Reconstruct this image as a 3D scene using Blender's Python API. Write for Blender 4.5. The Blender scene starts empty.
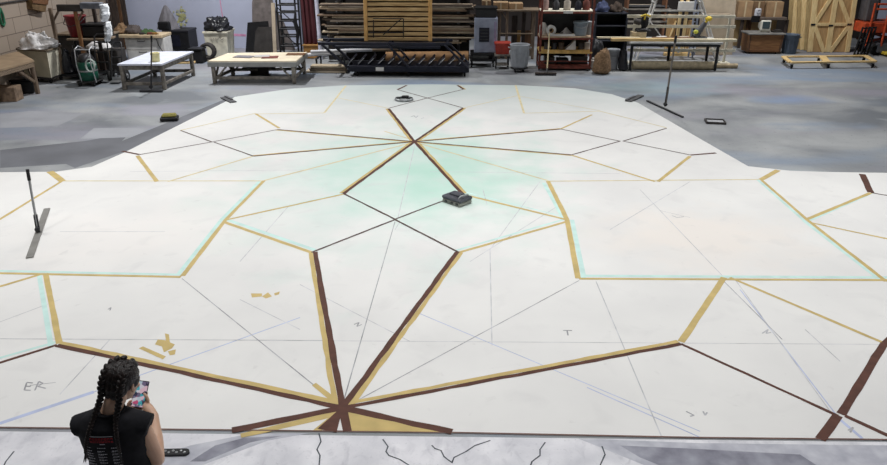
import bpy, math, random
from mathutils import Vector, Matrix, Euler, noise
from mathutils.bvhtree import BVHTree
random.seed(7)
V = Vector
COL = bpy.context.scene.collection
rnd = random.uniform

# ------------------------------------------------------------------ camera
CAM_H = 3.8; FPX = 718.0; PITCH = math.atan(305.5/718.0); YAW = math.radians(2.02)
CAM_P = V((0, 0, CAM_H))
CAM_R = Matrix.Rotation(YAW, 3, 'Z') @ Matrix.Rotation(math.pi/2-PITCH, 3, 'X')
cd = bpy.data.cameras.new('camera'); cam = bpy.data.objects.new('camera', cd); COL.objects.link(cam)
cam.location = CAM_P; cam.rotation_euler = CAM_R.to_euler()
cd.sensor_width = 36; cd.sensor_fit = 'HORIZONTAL'; cd.lens = FPX/887*36; cd.clip_end = 200
bpy.context.scene.camera = cam

def ray(px, py): return CAM_R @ V(((px-443.5)/FPX, -(py-232.5)/FPX, -1))
def at(px, py, z=0.0):                     # where a sight line meets the height z
    d = ray(px, py); return CAM_P + d*((z-CAM_H)/d.z)
def Q(px, py, Y):                          # where it meets the upright plane y = Y
    d = ray(px, py); return CAM_P + d*(Y/d.y)
def depth(px, py): return at(px, py).y

# ------------------------------------------------------------------ materials
def lin(c): c /= 255; return c/12.92 if c <= .04045 else ((c+.055)/1.055)**2.4
def rgb(r, g, b): return (lin(r), lin(g), lin(b), 1)
MATS = {}
def mat(name, c, rough=.7, var=.18, scale=6.0, metal=0.0, bump=0.0, stretch=None, c2=None, detail=5, spec=.4):
    """c: sRGB; noise moves it towards a darker / second colour."""
    if name in MATS: return MATS[name]
    m = bpy.data.materials.new(name); m.use_nodes = True; nt = m.node_tree; N = nt.nodes; L = nt.links
    b = N['Principled BSDF']; b.inputs['Roughness'].default_value = rough; b.inputs['Metallic'].default_value = metal
    b.inputs['Specular IOR Level'].default_value = spec
    tc = N.new('ShaderNodeTexCoord'); mp = N.new('ShaderNodeMapping'); L.new(tc.outputs['Object'], mp.inputs['Vector'])
    if stretch: mp.inputs['Scale'].default_value = stretch
    nz = N.new('ShaderNodeTexNoise'); nz.inputs['Scale'].default_value = scale; nz.inputs['Detail'].default_value = detail
    L.new(mp.outputs['Vector'], nz.inputs['Vector'])
    rp = N.new('ShaderNodeValToRGB'); rp.color_ramp.elements[0].position = .32; rp.color_ramp.elements[1].position = .68
    A = rgb(*c); B = rgb(*c2) if c2 else tuple(x*(1-var*1.6) for x in A[:3])+(1,)
    C_ = tuple(min(1, x*(1+var*.5)) for x in A[:3])+(1,) if not c2 else A
    rp.color_ramp.elements[0].color = B; rp.color_ramp.elements[1].color = C_
    L.new(nz.outputs['Fac'], rp.inputs['Fac']); L.new(rp.outputs['Color'], b.inputs['Base Color'])
    if bump:
        bp = N.new('ShaderNodeBump'); bp.inputs['Strength'].default_value = bump; bp.inputs['Distance'].default_value = .02
        L.new(nz.outputs['Fac'], bp.inputs['Height']); L.new(bp.outputs['Normal'], b.inputs['Normal'])
    MATS[name] = m; return m
def woodm(name, c, c2, ax=0, rough=.7):
    st = [9, 9, 9]; st[ax] = .8
    return mat(name, c, rough, scale=4, stretch=tuple(st), c2=c2, bump=.15)

pine_x = woodm('pine_x', (232,204,148), (196,160,104), 0); pine_z = woodm('pine_z', (240,216,164), (214,182,126), 2)
pine_y = woodm('pine_y', (226,204,160), (192,164,116), 1)
ply = mat('plywood', (200,164,116), .7, scale=3, stretch=(6,6,.7), c2=(172,136,92))
greywood_x = woodm('grey_wood_x', (150,132,110), (92,78,66), 0); greywood_z = woodm('grey_wood_z', (136,118,100), (84,70,60), 2)
brownwood = woodm('brown_wood', (124,86,54), (84,54,34), 0); brownwood_z = woodm('brown_wood_z', (112,80,54), (66,46,34), 2)
tan_top = mat('tan_top', (158,136,110), .7, .15, 4)
darkwood_z = woodm('dark_wood_z', (74,62,56), (40,33,30), 2)
white_pt = mat('white_paint', (222,220,216), .55, .12, 5)
cream = mat('cream_paint', (232,226,206), .7, .15, 5)
grey_leg = mat('grey_painted_wood', (134,128,120), .7, .35, 9)
black = mat('black_plastic', (24,24,27), .5, .2, 6)
blackrub = mat('black_rubber', (22,22,22), .8, .2, 9)
blackbag = mat('black_bag', (38,39,44), .35, .3, 9, bump=.5)
navy = mat('navy_metal', (26,28,44), .5, .3, 6, metal=.2)
steel = mat('steel', (176,178,180), .35, .15, 6, metal=.8)
dsteel = mat('dark_steel', (70,70,72), .45, .2, 8, metal=.7)
aluminium = mat('aluminium', (200,202,206), .4, .15, 7, metal=.5)
bluesteel = mat('pale_blue_metal', (150,157,176), .5, .15, 6)
rag = mat('white_rag', (228,226,226), .9, .1, 14, bump=.4)
plastic_w = mat('white_plastic_film', (220,224,228), .3, .15, 14, bump=.6)
orange = mat('orange_metal', (196,78,42), .5, .25, 6)
redm = mat('red_plastic', (176,60,46), .5, .2, 6)
rust = mat('rust_red_metal', (122,62,50), .6, .35, 8)
green = mat('green_tank', (18,84,66), .35, .2, 6)
grey_can = mat('grey_can_plastic', (158,162,168), .55, .12, 7)
slate_can = mat('slate_can_plastic', (84,96,112), .55, .15, 7)
card = mat('cardboard', (172,140,106), .85, .15, 5); card_d = mat('dark_cardboard', (132,104,78), .85, .15, 5)
tape_m = mat('packing_tape', (206,188,154), .4, .1, 5)
yellow = mat('yellow_plastic', (226,196,60), .5, .15, 6)
burlap = mat('burlap', (140,112,84), .95, .3, 22, bump=.4)
greycloth = mat('grey_cloth', (128,126,132), .9, .2, 12, stretch=(1,1,.3), bump=.4)
maroon = mat('maroon_cloth', (84,38,44), .9, .35, 12, stretch=(1.5,1.5,.1))
dgrey = mat('dark_grey_panel', (62,58,56), .7, .25, 4); gpanel = mat('grey_panel', (116,108,106), .8, .2, 6)
bpanel = mat('beige_panel', (196,180,158), .8, .12, 4)
creamtube = mat('cream_tube', (206,190,158), .7, .2, 8); browntube = mat('brown_tube', (172,132,92), .7, .2, 8)
lumber = [woodm('lumber_a', (176,158,134), (118,102,84), 0), woodm('lumber_b', (140,118,96), (88,70,56), 0), woodm('lumber_c', (206,192,166), (148,128,104), 0),
          woodm('lumber_d', (96,82,70), (56,46,40), 0), woodm('lumber_e', (158,146,130), (102,90,80), 0)]

# ------------------------------------------------------------------ mesh builder (world coordinates)
class MB:
    def __init__(s): s.v = []; s.f = []; s.mi = []; s.sm = []; s.k = 0
    def add(s, vs, fs, smooth=False):
        o = len(s.v); s.v += [V(p) for p in vs]
        for f in fs: s.f.append([o+i for i in f]); s.mi.append(s.k); s.sm.append(smooth)
        return s
    def box(s, c, d, R=None, ch=None):
        h = [x/2 for x in d]; k = min(.012, min(h)*.35) if ch is None else min(ch, min(h)*.9)
        R = R or Matrix.Identity(3); c = V(c); vs = []; ix = {}
        for sx in (-1,1):
            for sy in (-1,1):
                for sz in (-1,1):
                    for a in range(3):
                        e = [h[i]-(0 if i == a else k) for i in range(3)]
                        ix[(sx,sy,sz,a)] = len(vs); vs.append(c + R @ V((sx*e[0], sy*e[1], sz*e[2])))
        fs = []
        for a in range(3):
            b, g = (a+1) % 3, (a+2) % 3
            def key(sa, sb, sg, ax):
                q = [0,0,0]; q[a] = sa; q[b] = sb; q[g] = sg; return ix[(q[0],q[1],q[2],ax)]
            for sg_ in (-1,1):
                fs.append([key(sg_,-1,-1,a), key(sg_,1,-1,a), key(sg_,1,1,a), key(sg_,-1,1,a)])
            for sb in (-1,1):
                for sg_ in (-1,1):
                    fs.append([key(-1,sb,sg_,b), key(1,sb,sg_,b), key(1,sb,sg_,g), key(-1,sb,sg_,g)])
        for sx in (-1,1):
            for sy in (-1,1):
                for sz in (-1,1): fs.append([ix[(sx,sy,sz,0)], ix[(sx,sy,sz,1)], ix[(sx,sy,sz,2)]])
        return s.add(vs, fs)
    def bar(s, p0, p1, w, t, up=(0,0,1)):       # rectangular bar: w across, t along "up"
        p0, p1 = V(p0), V(p1); d = p1-p0; L = d.length; x = d/L; u = V(up)
        if abs(x.dot(u)) > .98: u = V((0,1,0))
        y = u.cross(x).normalized(); z = x.cross(y)
        R = Matrix((x, y, z)).transposed()
        return s.box((p0+p1)/2, (L, w, t), R)
    def tube(s, pts, r, n=10, r2=None, cap=True):
        pts = [V(p) for p in pts]; m = len(pts); vs = []; fs = []
        ref = None
        for i, p in enumerate(pts):
            t = (pts[min(i+1, m-1)]-pts[max(i-1, 0)]).normalized()
            if ref is None: ref = V((0,0,1)) if abs(t.z) < .9 else V((1,0,0))
            a = (ref - t*ref.dot(t)).normalized(); ref = a; b = t.cross(a)
            rr = r if r2 is None else r+(r2-r)*i/(m-1)
            if callable(r): rr = r(i/(m-1))
            for k in range(n):
                q = 2*math.pi*k/n; vs.append(p+(a*math.cos(q)+b*math.sin(q))*rr)
        for i in range(m-1):
            for k in range(n): fs.append([i*n+k, i*n+(k+1) % n, (i+1)*n+(k+1) % n, (i+1)*n+k])
        s.add(vs, fs, True)
        if cap: s.add(vs[:n], [list(range(n))]); s.add(vs[-n:], [list(range(n))])
        return s
    def lathe(s, prof, c, n=24, axis=None, cap=True):
        c = V(c); R = Matrix.Identity(3) if axis is None else V(axis).to_track_quat('Z', 'Y').to_matrix()
        vs = [c+R @ V((r*math.cos(2*math.pi*k/n), r*math.sin(2*math.pi*k/n), z)) for r, z in prof for k in range(n)]
        fs = [[i*n+k, i*n+(k+1) % n, (i+1)*n+(k+1) % n, (i+1)*n+k] for i in range(len(prof)-1) for k in range(n)]
        s.add(vs, fs, True)
        if cap:
            if prof[0][0] > 1e-4: s.add(vs[:n], [list(range(n))])
            if prof[-1][0] > 1e-4: s.add(vs[-n:], [list(range(n))])
        return s
    def prism(s, poly, z0, z1):                 # poly: list of xy, or world points + thickness vector
        n = len(poly); vs = [V((p[0], p[1], z0)) for p in poly]+[V((p[0], p[1], z1)) for p in poly]
        return s.add(vs, [list(range(n)), list(range(n, 2*n))]+[[i, (i+1) % n, n+(i+1) % n, n+i] for i in range(n)])
    def slab(s, pts, tv):                       # polygon in space extruded by the vector tv
        n = len(pts); vs = [V(p) for p in pts]+[V(p)+V(tv) for p in pts]
        return s.add(vs, [list(range(n)), list(range(n, 2*n))]+[[i, (i+1) % n, n+(i+1) % n, n+i] for i in range(n)])
    def ell(s, c, rad, R=None, nu=20, nv=12):
        R = R or Matrix.Identity(3); c = V(c); vs = []; fs = []
        for j in range(1, nv):
            for i in range(nu):
                t = math.pi*j/nv; p = 2*math.pi*i/nu
                vs.append(c+R @ V((rad[0]*math.sin(t)*math.cos(p), rad[1]*math.sin(t)*math.sin(p), rad[2]*math.cos(t))))
        a = len(vs); vs += [c+R @ V((0,0,rad[2])), c+R @ V((0,0,-rad[2]))]
        for j in range(nv-2):
            for i in range(nu): fs.append([j*nu+i, j*nu+(i+1) % nu, (j+1)*nu+(i+1) % nu, (j+1)*nu+i])
        for i in range(nu): fs.append([a, (i+1) % nu, i]); fs.append([a+1, (nv-2)*nu+i, (nv-2)*nu+(i+1) % nu])
        return s.add(vs, fs, True)
    def heap(s, c, rad, seed=0, amp=.3, freq=3.0, nu=40, nv=22, smooth=True):   # crumpled heap sitting on c
        c = V(c); o = len(s.v); s.ell((0,0,0), (1,1,1), None, nu, nv)
        for i in range(o, len(s.v)):
            p = s.v[i]; q = p*freq*.5+V((seed*7.1, seed*3.3, seed))
            k = .86+amp*(.8*noise.noise(q)+.5*(abs(noise.noise(q*2.3))-.25)+.3*noise.noise(q*5.1))
            z = p.z*k if p.z > 0 else p.z*.12
            bulge = 1+.12*(1-abs(p.z))
            s.v[i] = c+V((p.x*k*rad[0]*bulge, p.y*k*rad[1]*bulge, max(0, z+.1)*rad[2]))
        return s
    def build(s, name, m, parent=None, origin=None):
        me = bpy.data.meshes.new(name)
        if parent is not None: o = WORLD[parent.name]
        elif origin is not None: o = V(origin)
        else:
            xs = [p.x for p in s.v]; ys = [p.y for p in s.v]; zs = [p.z for p in s.v]
            o = V(((min(xs)+max(xs))/2, (min(ys)+max(ys))/2, min(zs)))
        me.from_pydata([p-o for p in s.v], [], s.f)
        for mm in (m if isinstance(m, (list, tuple)) else [m]): me.materials.append(mm)
        me.polygons.foreach_set('material_index', s.mi); me.polygons.foreach_set('use_smooth', s.sm); me.update()
        import bmesh
        bm = bmesh.new(); bm.from_mesh(me); bmesh.ops.recalc_face_normals(bm, faces=bm.faces); bm.to_mesh(me); bm.free()
        ob = bpy.data.objects.new(name, me); COL.objects.link(ob)
        if parent is not None: ob.parent = parent
        else: ob.location = o
        WORLD[ob.name] = o.copy()
        return ob
WORLD = {}
def tag(o, label, cat, group=None, kind=None):
    if label: o['label'] = label
    if cat: o['category'] = cat
    if group: o['group'] = group
    if kind: o['kind'] = kind
    return o
def thing(name, label, cat, loc, group=None):
    o = bpy.data.objects.new(name, None); COL.objects.link(o); o.location = loc; o.empty_display_size = .1
    WORLD[o.name] = V(loc); return tag(o, label, cat, group)
def solo(mb, name, m, label, cat, group=None): return tag(mb.build(name, m), label, cat, group)
def struct(mb, name, m): return tag(mb.build(name, m), None, None, None, 'structure')
def copy_tree(src, loc, label, group=None, parent=None):
    c = src.copy(); COL.objects.link(c)
    if parent is None:
        c.location = loc; c['label'] = label
        if group: c['group'] = group
    else: c.parent = parent
    WORLD[c.name] = V(loc)
    for ch in [o for o in COL.objects if o.parent == src]: copy_tree(ch, loc, None, None, c)
    return c
# ================================================================== the room
YB = depth(300, 48.5)                       # back wall
XL = Q(118, 48.5, YB).x                     # left wall
def nodes(m): return m.node_tree.nodes, m.node_tree.links
# block wall
blk = bpy.data.materials.new('painted_block'); blk.use_nodes = True; N, L = nodes(blk)
tc = N.new('ShaderNodeTexCoord'); mp = N.new('ShaderNodeMapping'); mp.inputs['Rotation'].default_value = (math.pi/2, 0, math.pi/2)
sp = N.new('ShaderNodeSeparateXYZ'); cb = N.new('ShaderNodeCombineXYZ'); L.new(tc.outputs['Object'], sp.inputs[0])
L.new(sp.outputs['Y'], cb.inputs['X']); L.new(sp.outputs['Z'], cb.inputs['Y'])
br = N.new('ShaderNodeTexBrick'); br.inputs['Scale'].default_value = 1; br.inputs['Brick Width'].default_value = .8; br.inputs['Row Height'].default_value = .4
br.inputs['Mortar Size'].default_value = .012; br.inputs['Color1'].default_value = rgb(164,150,136); br.inputs['Color2'].default_value = rgb(152,138,124); br.inputs['Mortar'].default_value = rgb(112,98,88)
L.new(cb.outputs[0], br.inputs['Vector']); L.new(br.outputs['Color'], N['Principled BSDF'].inputs['Base Color']); N['Principled BSDF'].inputs['Roughness'].default_value = .8
wallm = mat('painted_wall', (190,196,218), .8, .06, .8)
# floor: painted concrete with bluish and pinkish washes
flm = bpy.data.materials.new('painted_concrete'); flm.use_nodes = True; N, L = nodes(flm)
tc = N.new('ShaderNodeNewGeometry')
def noise_n(scale, detail=6, stretch=(1,1,1), off=(0,0,0), dist=0.0):
    mp = N.new('ShaderNodeMapping'); mp.inputs['Scale'].default_value = stretch; mp.inputs['Location'].default_value = off
    n = N.new('ShaderNodeTexNoise'); n.inputs['Scale'].default_value = scale; n.inputs['Detail'].default_value = detail; n.inputs['Distortion'].default_value = dist
    L.new(tc.outputs['Position'], mp.inputs[0]); L.new(mp.outputs[0], n.inputs['Vector']); return n.outputs['Fac']
def ramp(f, a, b, c0=(0,0,0,1), c1=(1,1,1,1)):
    r = N.new('ShaderNodeValToRGB'); r.color_ramp.elements[0].position = a; r.color_ramp.elements[1].position = b
    r.color_ramp.elements[0].color = c0; r.color_ramp.elements[1].color = c1; L.new(f, r.inputs[0]); return r.outputs[0]
def mix(fac, a, b, mode='MIX'):
    m = N.new('ShaderNodeMix'); m.data_type = 'RGBA'; m.blend_type = mode
    for sock, val in ((0, fac), (6, a), (7, b)):
        if isinstance(val, (float, int, tuple)): m.inputs[sock].default_value = val
        else: L.new(val, m.inputs[sock])
    return m.outputs[2]
base = ramp(noise_n(.6, 9, (.8,.9,1), (0,0,0), .4), .36, .64, rgb(118,122,127), rgb(167,169,170))
c = mix(ramp(noise_n(.35, 5, (.6,1.3,1), (3,9,0), .6), .5, .68), base, rgb(132,146,164))
c = mix(ramp(noise_n(.4, 5, (.5,1.2,1), (13,2,0), .4), .54, .7), c, rgb(150,148,158))
c = mix(ramp(noise_n(1.1, 8, (.7,1.2,1), (31,2,0), .5), .6, .8), c, rgb(166,171,174))
c = mix(ramp(noise_n(14, 4), .62, .8), c, rgb(112,112,114))
def spot_mask(center, rx, ry, inner=.3, na=.9):           # paint patch around a place on the floor
    mp = N.new('ShaderNodeMapping'); mp.inputs['Location'].default_value = (-center[0]/rx, -center[1]/ry, 0); mp.inputs['Scale'].default_value = (1/rx, 1/ry, 0)
    L.new(tc.outputs['Position'], mp.inputs[0])
    ln = N.new('ShaderNodeVectorMath'); ln.operation = 'LENGTH'; L.new(mp.outputs[0], ln.inputs[0])
    ad = N.new('ShaderNodeMath'); ad.operation = 'MULTIPLY_ADD'; L.new(noise_n(1.1, 6), ad.inputs[0]); ad.inputs[1].default_value = na; L.new(ln.outputs['Value'], ad.inputs[2])
    return ramp(ad.outputs[0], inner+na/2, 1+na*.39, (1,1,1,1), (0,0,0,1))
def scaled(f, k):
    m = N.new('ShaderNodeMath'); m.operation = 'MULTIPLY'; L.new(f, m.inputs[0]); m.inputs[1].default_value = k; return m.outputs[0]
c = mix(scaled(spot_mask(at(790,100), 1.9, 1.1, 0), .5), c, rgb(120,156,206))
c = mix(scaled(spot_mask(at(650,88), 4.6, 1.8, 0), .5), c, rgb(140,168,176))
c = mix(scaled(spot_mask(at(150,110), 2.5, 1.2), .5), c, rgb(156,154,170))
L.new(c, N['Principled BSDF'].inputs['Base Color']); N['Principled BSDF'].inputs['Roughness'].default_value = .55
N['Principled BSDF'].inputs['Specular IOR Level'].default_value = .25
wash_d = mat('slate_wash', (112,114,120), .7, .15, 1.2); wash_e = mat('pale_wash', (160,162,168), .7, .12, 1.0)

m = MB(); m.box((3, 12, -.05), (38, 32, .1), ch=.001)
def ppoly(m, pts, z):
    m.add([at(*p).xy.to_3d()+V((0,0,z)) for p in pts], [list(range(len(pts)))])
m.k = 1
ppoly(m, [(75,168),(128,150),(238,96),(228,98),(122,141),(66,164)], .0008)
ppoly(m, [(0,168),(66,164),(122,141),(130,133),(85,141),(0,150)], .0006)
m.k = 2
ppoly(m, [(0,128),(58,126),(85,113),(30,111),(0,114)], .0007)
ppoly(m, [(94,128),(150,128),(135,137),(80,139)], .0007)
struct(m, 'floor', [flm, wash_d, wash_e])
m = MB(); m.box((XL-.1, 12, 3.5), (.2, 32, 7), ch=.001); struct(m, 'wall_left', blk)
XC = Q(300, 40, YB).x; YR = YB+3.2      # the wall steps back behind the racks
m = MB(); m.box(((XL-.1+XC)/2, YB+.1, 3.5), (XC-XL+.2, .2, 7), ch=.001)
pink = mat('pink_chalk', (224,160,196), .9, .2, 4); lime = mat('lime_spatter', (206,206,150), .9, .2, 4)
m.k = 1
for a, b, w in (((220,0),(223,20),.035), ((229,34),(246,35),.05), ((229,35.5),(246,36),.03)):
    p, q = Q(*a, YB), Q(*b, YB); m.bar(p+V((0,.0,0)), q, .006, w, (0,0,1) if abs(p.x-q.x) > .3 else (1,0,0))
m.k = 2
for i in range(70):
    px, py = random.gauss(181, 3.6), random.gauss(17, 4.5); p = Q(px, max(py, -5), YB)-V((0,.0006*i,0)); r = rnd(.012, .06)
    m.add([p+V((r*math.cos(k*.7)*rnd(.7,1.1), 0, r*math.sin(k*.7)*rnd(.7,1.1))) for k in range(9)], [list(range(9))])
struct(m, 'wall_back', [wallm, pink, lime])
dkw = mat('dark_wall', (50,44,42), .9, .3, 1.2); XD = Q(872, 40, YR).x
m = MB(); m.box((XC-.1, (YB+.2+YR)/2, 3.5), (.2, YR-YB-.2, 7), ch=.001); struct(m, 'wall_return', dkw)
m = MB(); m.box(((XC-.2+XD)/2, YR+.1, 3.5), (XD-XC+.2, .2, 7), ch=.001); struct(m, 'wall_rear', dkw)
m = MB(); m.box(((XD+22)/2, YR+.1, 3.5), (22-XD, .2, 7), ch=.001); struct(m, 'wall_right', wallm)

# ================================================================== the painted floor cloth
CZ = .006
cvm = bpy.data.materials.new('primed_canvas'); cvm.use_nodes = True; N, L = nodes(cvm); tc = N.new('ShaderNodeNewGeometry')
OC = at(400, 300)
def loc(px, py): p = at(px, py); return p
base = ramp(noise_n(.7, 6), .3, .7, rgb(224,223,221), rgb(236,235,232))
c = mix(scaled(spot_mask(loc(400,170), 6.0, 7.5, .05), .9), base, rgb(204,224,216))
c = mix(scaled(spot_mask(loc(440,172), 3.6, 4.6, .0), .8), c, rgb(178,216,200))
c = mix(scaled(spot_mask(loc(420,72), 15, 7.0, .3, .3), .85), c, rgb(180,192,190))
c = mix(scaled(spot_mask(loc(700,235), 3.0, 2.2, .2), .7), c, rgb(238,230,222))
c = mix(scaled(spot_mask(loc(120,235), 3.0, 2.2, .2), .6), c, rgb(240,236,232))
c = mix(scaled(ramp(noise_n(2.5, 8, (1,1,1), (5,5,0), .5), .56, .72), .3), c, rgb(210,209,208))
c = mix(scaled(ramp(noise_n(7, 8, (1,1,1), (9,5,0), .5), .66, .76), .3), c, rgb(200,198,196))
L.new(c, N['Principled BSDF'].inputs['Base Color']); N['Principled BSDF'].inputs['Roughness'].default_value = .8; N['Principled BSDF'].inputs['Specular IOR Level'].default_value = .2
brown = mat('brown_line_paint', (92,56,44), .7, .18, 9); gold = mat('gold_line_paint', (204,180,118), .7, .1, 5)
cyan = mat('aqua_line_paint', (204,234,228), .7, .08, 5); pencil = mat('pencil', (180,180,184), .8, .3, 5); chalk = mat('blue_chalk', (190,199,228), .9, .12, 5)
dline = mat('dark_line_paint', (86,66,62), .7, .2, 9); goldf = mat('faint_gold_paint', (222,208,166), .8, .12, 5); penc2 = mat('soft_pencil', (208,208,211), .8, .2, 5)
seam = mat('cloth_edge', (120,92,84), .8, .2, 5)
M_CLOTH = [cvm, brown, gold, cyan, pencil, chalk, dline, goldf, penc2, seam]
K = dict(brown=1, gold=2, cyan=3, pencil=4, chalk=5, dark=6, goldf=7, penc2=8, seam=9)
ZL = dict(penc2=.0006, pencil=.0008, chalk=.0005, cyan=.0010, goldf=.0012, gold=.0014, dark=.0018, brown=.0020, seam=.0016)
outline = [(-160,427),(0,428.5),(452,433.7),(700,438.8),(887,440.6),(1010,442),(1150,300),(1120,176),(960,173.5),(887,173.2),(830,172.3),(790,171),(748,166.5),
           (700,139),(638,103),(612,94.5),(575,88.5),(520,85.5),(430,84.5),(345,85.5),(290,89),(235,97),(125,152.5),(92,167),(56,172),(0,172.5),(-120,174),(-260,177)]
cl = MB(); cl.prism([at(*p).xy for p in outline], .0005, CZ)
def strip(a, b, col, w, side=0.0, jit=.0, taper=None):
    """a painted line from pixel a to b on the cloth; side shifts it sideways in metres (+ = left of travel)"""
    p, q = at(*a), at(*b); d = (q-p); Ln = d.length; d /= Ln; nrm = V((-d.y, d.x, 0)); n = max(1, int(Ln/.16)) if jit else 1
    z = CZ+ZL[col]+rnd(0, .00015); vs = []; fs = []
    for i in range(n+1):
        t = i/n; ww = w if not taper else taper[0]+(taper[1]-taper[0])*t
        j1 = rnd(-jit, jit); j2 = rnd(-jit, jit)
        for sgn, j in ((-1, j1), (1, j2)):
            x = p+d*Ln*t+nrm*(side+sgn*ww/2+j); vs.append((x.x, x.y, z))
    for i in range(n): fs.append([2*i, 2*i+1, 2*i+3, 2*i+2])
    cl.k = K[col]; cl.add(vs, fs)
def blot(pts, col):
    cl.k = K[col]; z = CZ+ZL[col]+rnd(.0002, .0004); cl.add([(at(*p).x, at(*p).y, z) for p in pts], [list(range(len(pts)))])
A = (342.5,408.5); B = (414.6,142)
J = .006
# near star: brown line with gold beside it
strip((315,252.5), A, 'brown', .062, 0, J); strip((315,252.5), A, 'gold', .05, -.056, J)
strip((457,252.5), A, 'brown', .058, 0, J); strip((457,252.5), A, 'gold', .05, .054, J)
strip((681,344.5), A, 'brown', .05, 0, J); strip((681,344.5), A, 'gold', .05, -.05, J)
strip((57,346), A, 'brown', .055, 0, J); strip((57,346), A, 'gold', .055, .052, J)
strip((232,431), A, 'brown', .075, 0, J); strip((240,432), A, 'gold', .06, -.06, J)
strip((452,432.6), A, 'brown', .07, 0, J)
blot([(347,411),(443,432.6),(352,431.5)], 'gold')
strip(A, (327,431.4), 'brown', .12, 0, J, (.02,.16)); blot([(338,411),(313,431),(322,431)], 'gold'); strip(A, (348,432), 'brown', .07, 0, J)
blot([(330,401),(312,386),(316,383.5),(335,398)], 'gold')
# near diamond and the far star
for a, b, sd in (((388.8,109),B,-1), ((463,108.4),B,1), (B,(343.7,194),-1), (B,(462,194),1)):
    strip(a, b, 'brown', .06, 0, J); strip(a, b, 'gold', .05, sd*.054, J)
for a, b in (((277,129.8),B), ((253.5,156.5),B), (B,(560.7,129.4)), (B,(571.5,155.2))):
    strip(a, b, 'brown', .05, 0, J)
    strip(a, b, 'gold', .04, .045 if a[1] > 150 or b[1] > 150 else -.045, J) if a is not B else strip(a, b, 'gold', .04, .045 if b[1] < 150 else -.045, J)
for a, b in (((343.7,194),(395,219.7)), ((395,219.7),(462,194)), ((395,220),(311.5,253)), ((395,220),(459,253)),
             ((180.5,130.7),(212,142.3)), ((212,142.3),(277,130)), ((214,142.5),(253.5,156.5)), ((139.7,155),(212,142.3)),
             ((560.7,129.4),(620,141.5)), ((571.5,155.2),(620,141.5)), ((623,141.5),(690,155.3)), ((623,141.5),(666.5,128.6)),
             ((870.6,193),(900,198)), ((388.8,108.5),(427.5,98.3)), ((427.5,98.3),(397.6,90)), ((427.5,98.3),(463,89.7)), ((427.5,98.3),(463,108.2))):
    strip(a, b, 'dark', .034, 0, .003)
for a, b in (((122.5,151.5),(139.7,155)), ((690,155.5),(716,153.3)), ((397.6,90),(406.7,85.6)), ((457.5,85.6),(464,89.7))): strip(a, b, 'brown', .06, 0, .003)
strip((458.5,85.6), (465.4,89.7), 'gold', .05, 0)
# gold lines
for a, b, w in (((182.6,276.5),(225,221),.06), ((225,221),(264,181),.055), ((62,181.5),(-20,232),.05), ((50,171.8),(62.5,181.5),.11), ((137.5,156),(157,182),.07),
                ((168,182),(253.5,156.5),.035), ((264,181),(412,143),.035), ((225.6,220.5),(343.7,194.5),.045), ((224,222.5),(311.5,253),.06),
                ((255.7,114),(279.3,128.5),.06), ((462,194.5),(566,220),.05), ((459,253),(567,222),.05), ((548,181.5),(567,220),.07), ((567,220),(578,279),.07),
                ((761,180),(808,221),.05), ((808,221),(886,282),.055), ((761,180),(778,170.5),.09), ((806,220),(870.6,193.3),.06), ((810,223),(900,242),.04),
                ((658,182),(690,156.5),.06), ((560.7,129.2),(592,115),.05), ((515.6,85.6),(524,113.5),.038), ((346,86),(324.4,113),.036),
                ((45.5,274),(59.5,344),.06), ((40,275),(-40,299),.05), ((681,342.5),(724,278),.07), ((730,278),(886,344.5),.045), ((264,181),(263,182),.05)):
    strip(a, b, 'goldf' if w in (.038,.036,.035) else 'gold', w*(1.25 if w < .04 else 1), 0, .003)
for a, b, w in (((62,181.3),(263,181.3),.03), ((548,181.6),(761,179.8),.03), ((-60,272.5),(181,277.5),.04), ((579,279.2),(960,281),.04),
                ((180.5,130.7),(255.7,113.5),.03), ((324.4,113.3),(255.7,114.2),.03), ((524,113.5),(600,111.5),.03), ((600,111.5),(666.5,128),.03), ((571.5,155.5),(655,182),.04),
                ((414.6,142.5),(548,181),.03), ((463,108.4),(517,96),.025), ((388.8,108.6),(337,98),.025), ((384.5,131.6),(412,140),.03), ((517,96),(600,111),.02)):
    strip(a, b, 'goldf' if w < .04 else 'gold', w*1.2, 0)
# aqua lines beside the gold
for a, b, w, s in (((182.6,276),(225,221),.055,.06), ((225,221),(264,181),.06,.06), ((548,181.5),(567,220),.06,-.0), ((567,220),(578,279),.06,.07), ((761,180),(808,221),.05,-.055), ((808,221),(886,281),.06,-.06),
                   ((-60,271.5),(181,276.5),.05,.035), ((579,278),(960,280),.06,.045), ((45,274),(58,345),.05,-.06), ((58,345),(-40,373),.04,-.06), ((224,221.5),(311.5,252),.06,.06),
                   ((225,221),(343,193.5),.03,.0), ((462,193),(566,219),.03,.05), ((806,220),(870,192),.04,-.05), ((459,252),(566,221),.04,.05), ((548,183),(569,220),.06,-.07)):
    strip(a, b, 'cyan', w, s)
# dark lines of the neighbouring stars at either side
strip((57,345.5), (-60,382), 'brown', .04, 0, .003); strip((681,344.5), (838,416.5), 'brown', .035, 0, .003)
strip((841,415), (884,344), 'brown', .075, 0, .005); strip((838,416), (820,440.2), 'brown', .08, 0, .005); strip((845,416.5), (960,470/470*462), 'brown', .045, 0, .003) if False else None
strip((845,416.5), (890,437.5), 'brown', .045, 0, .003); strip((884,344), (930,300), 'brown', .06, 0, .003)
strip((862,174.5), (870.6,192.8), 'brown', .1, 0, .004)
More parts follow.
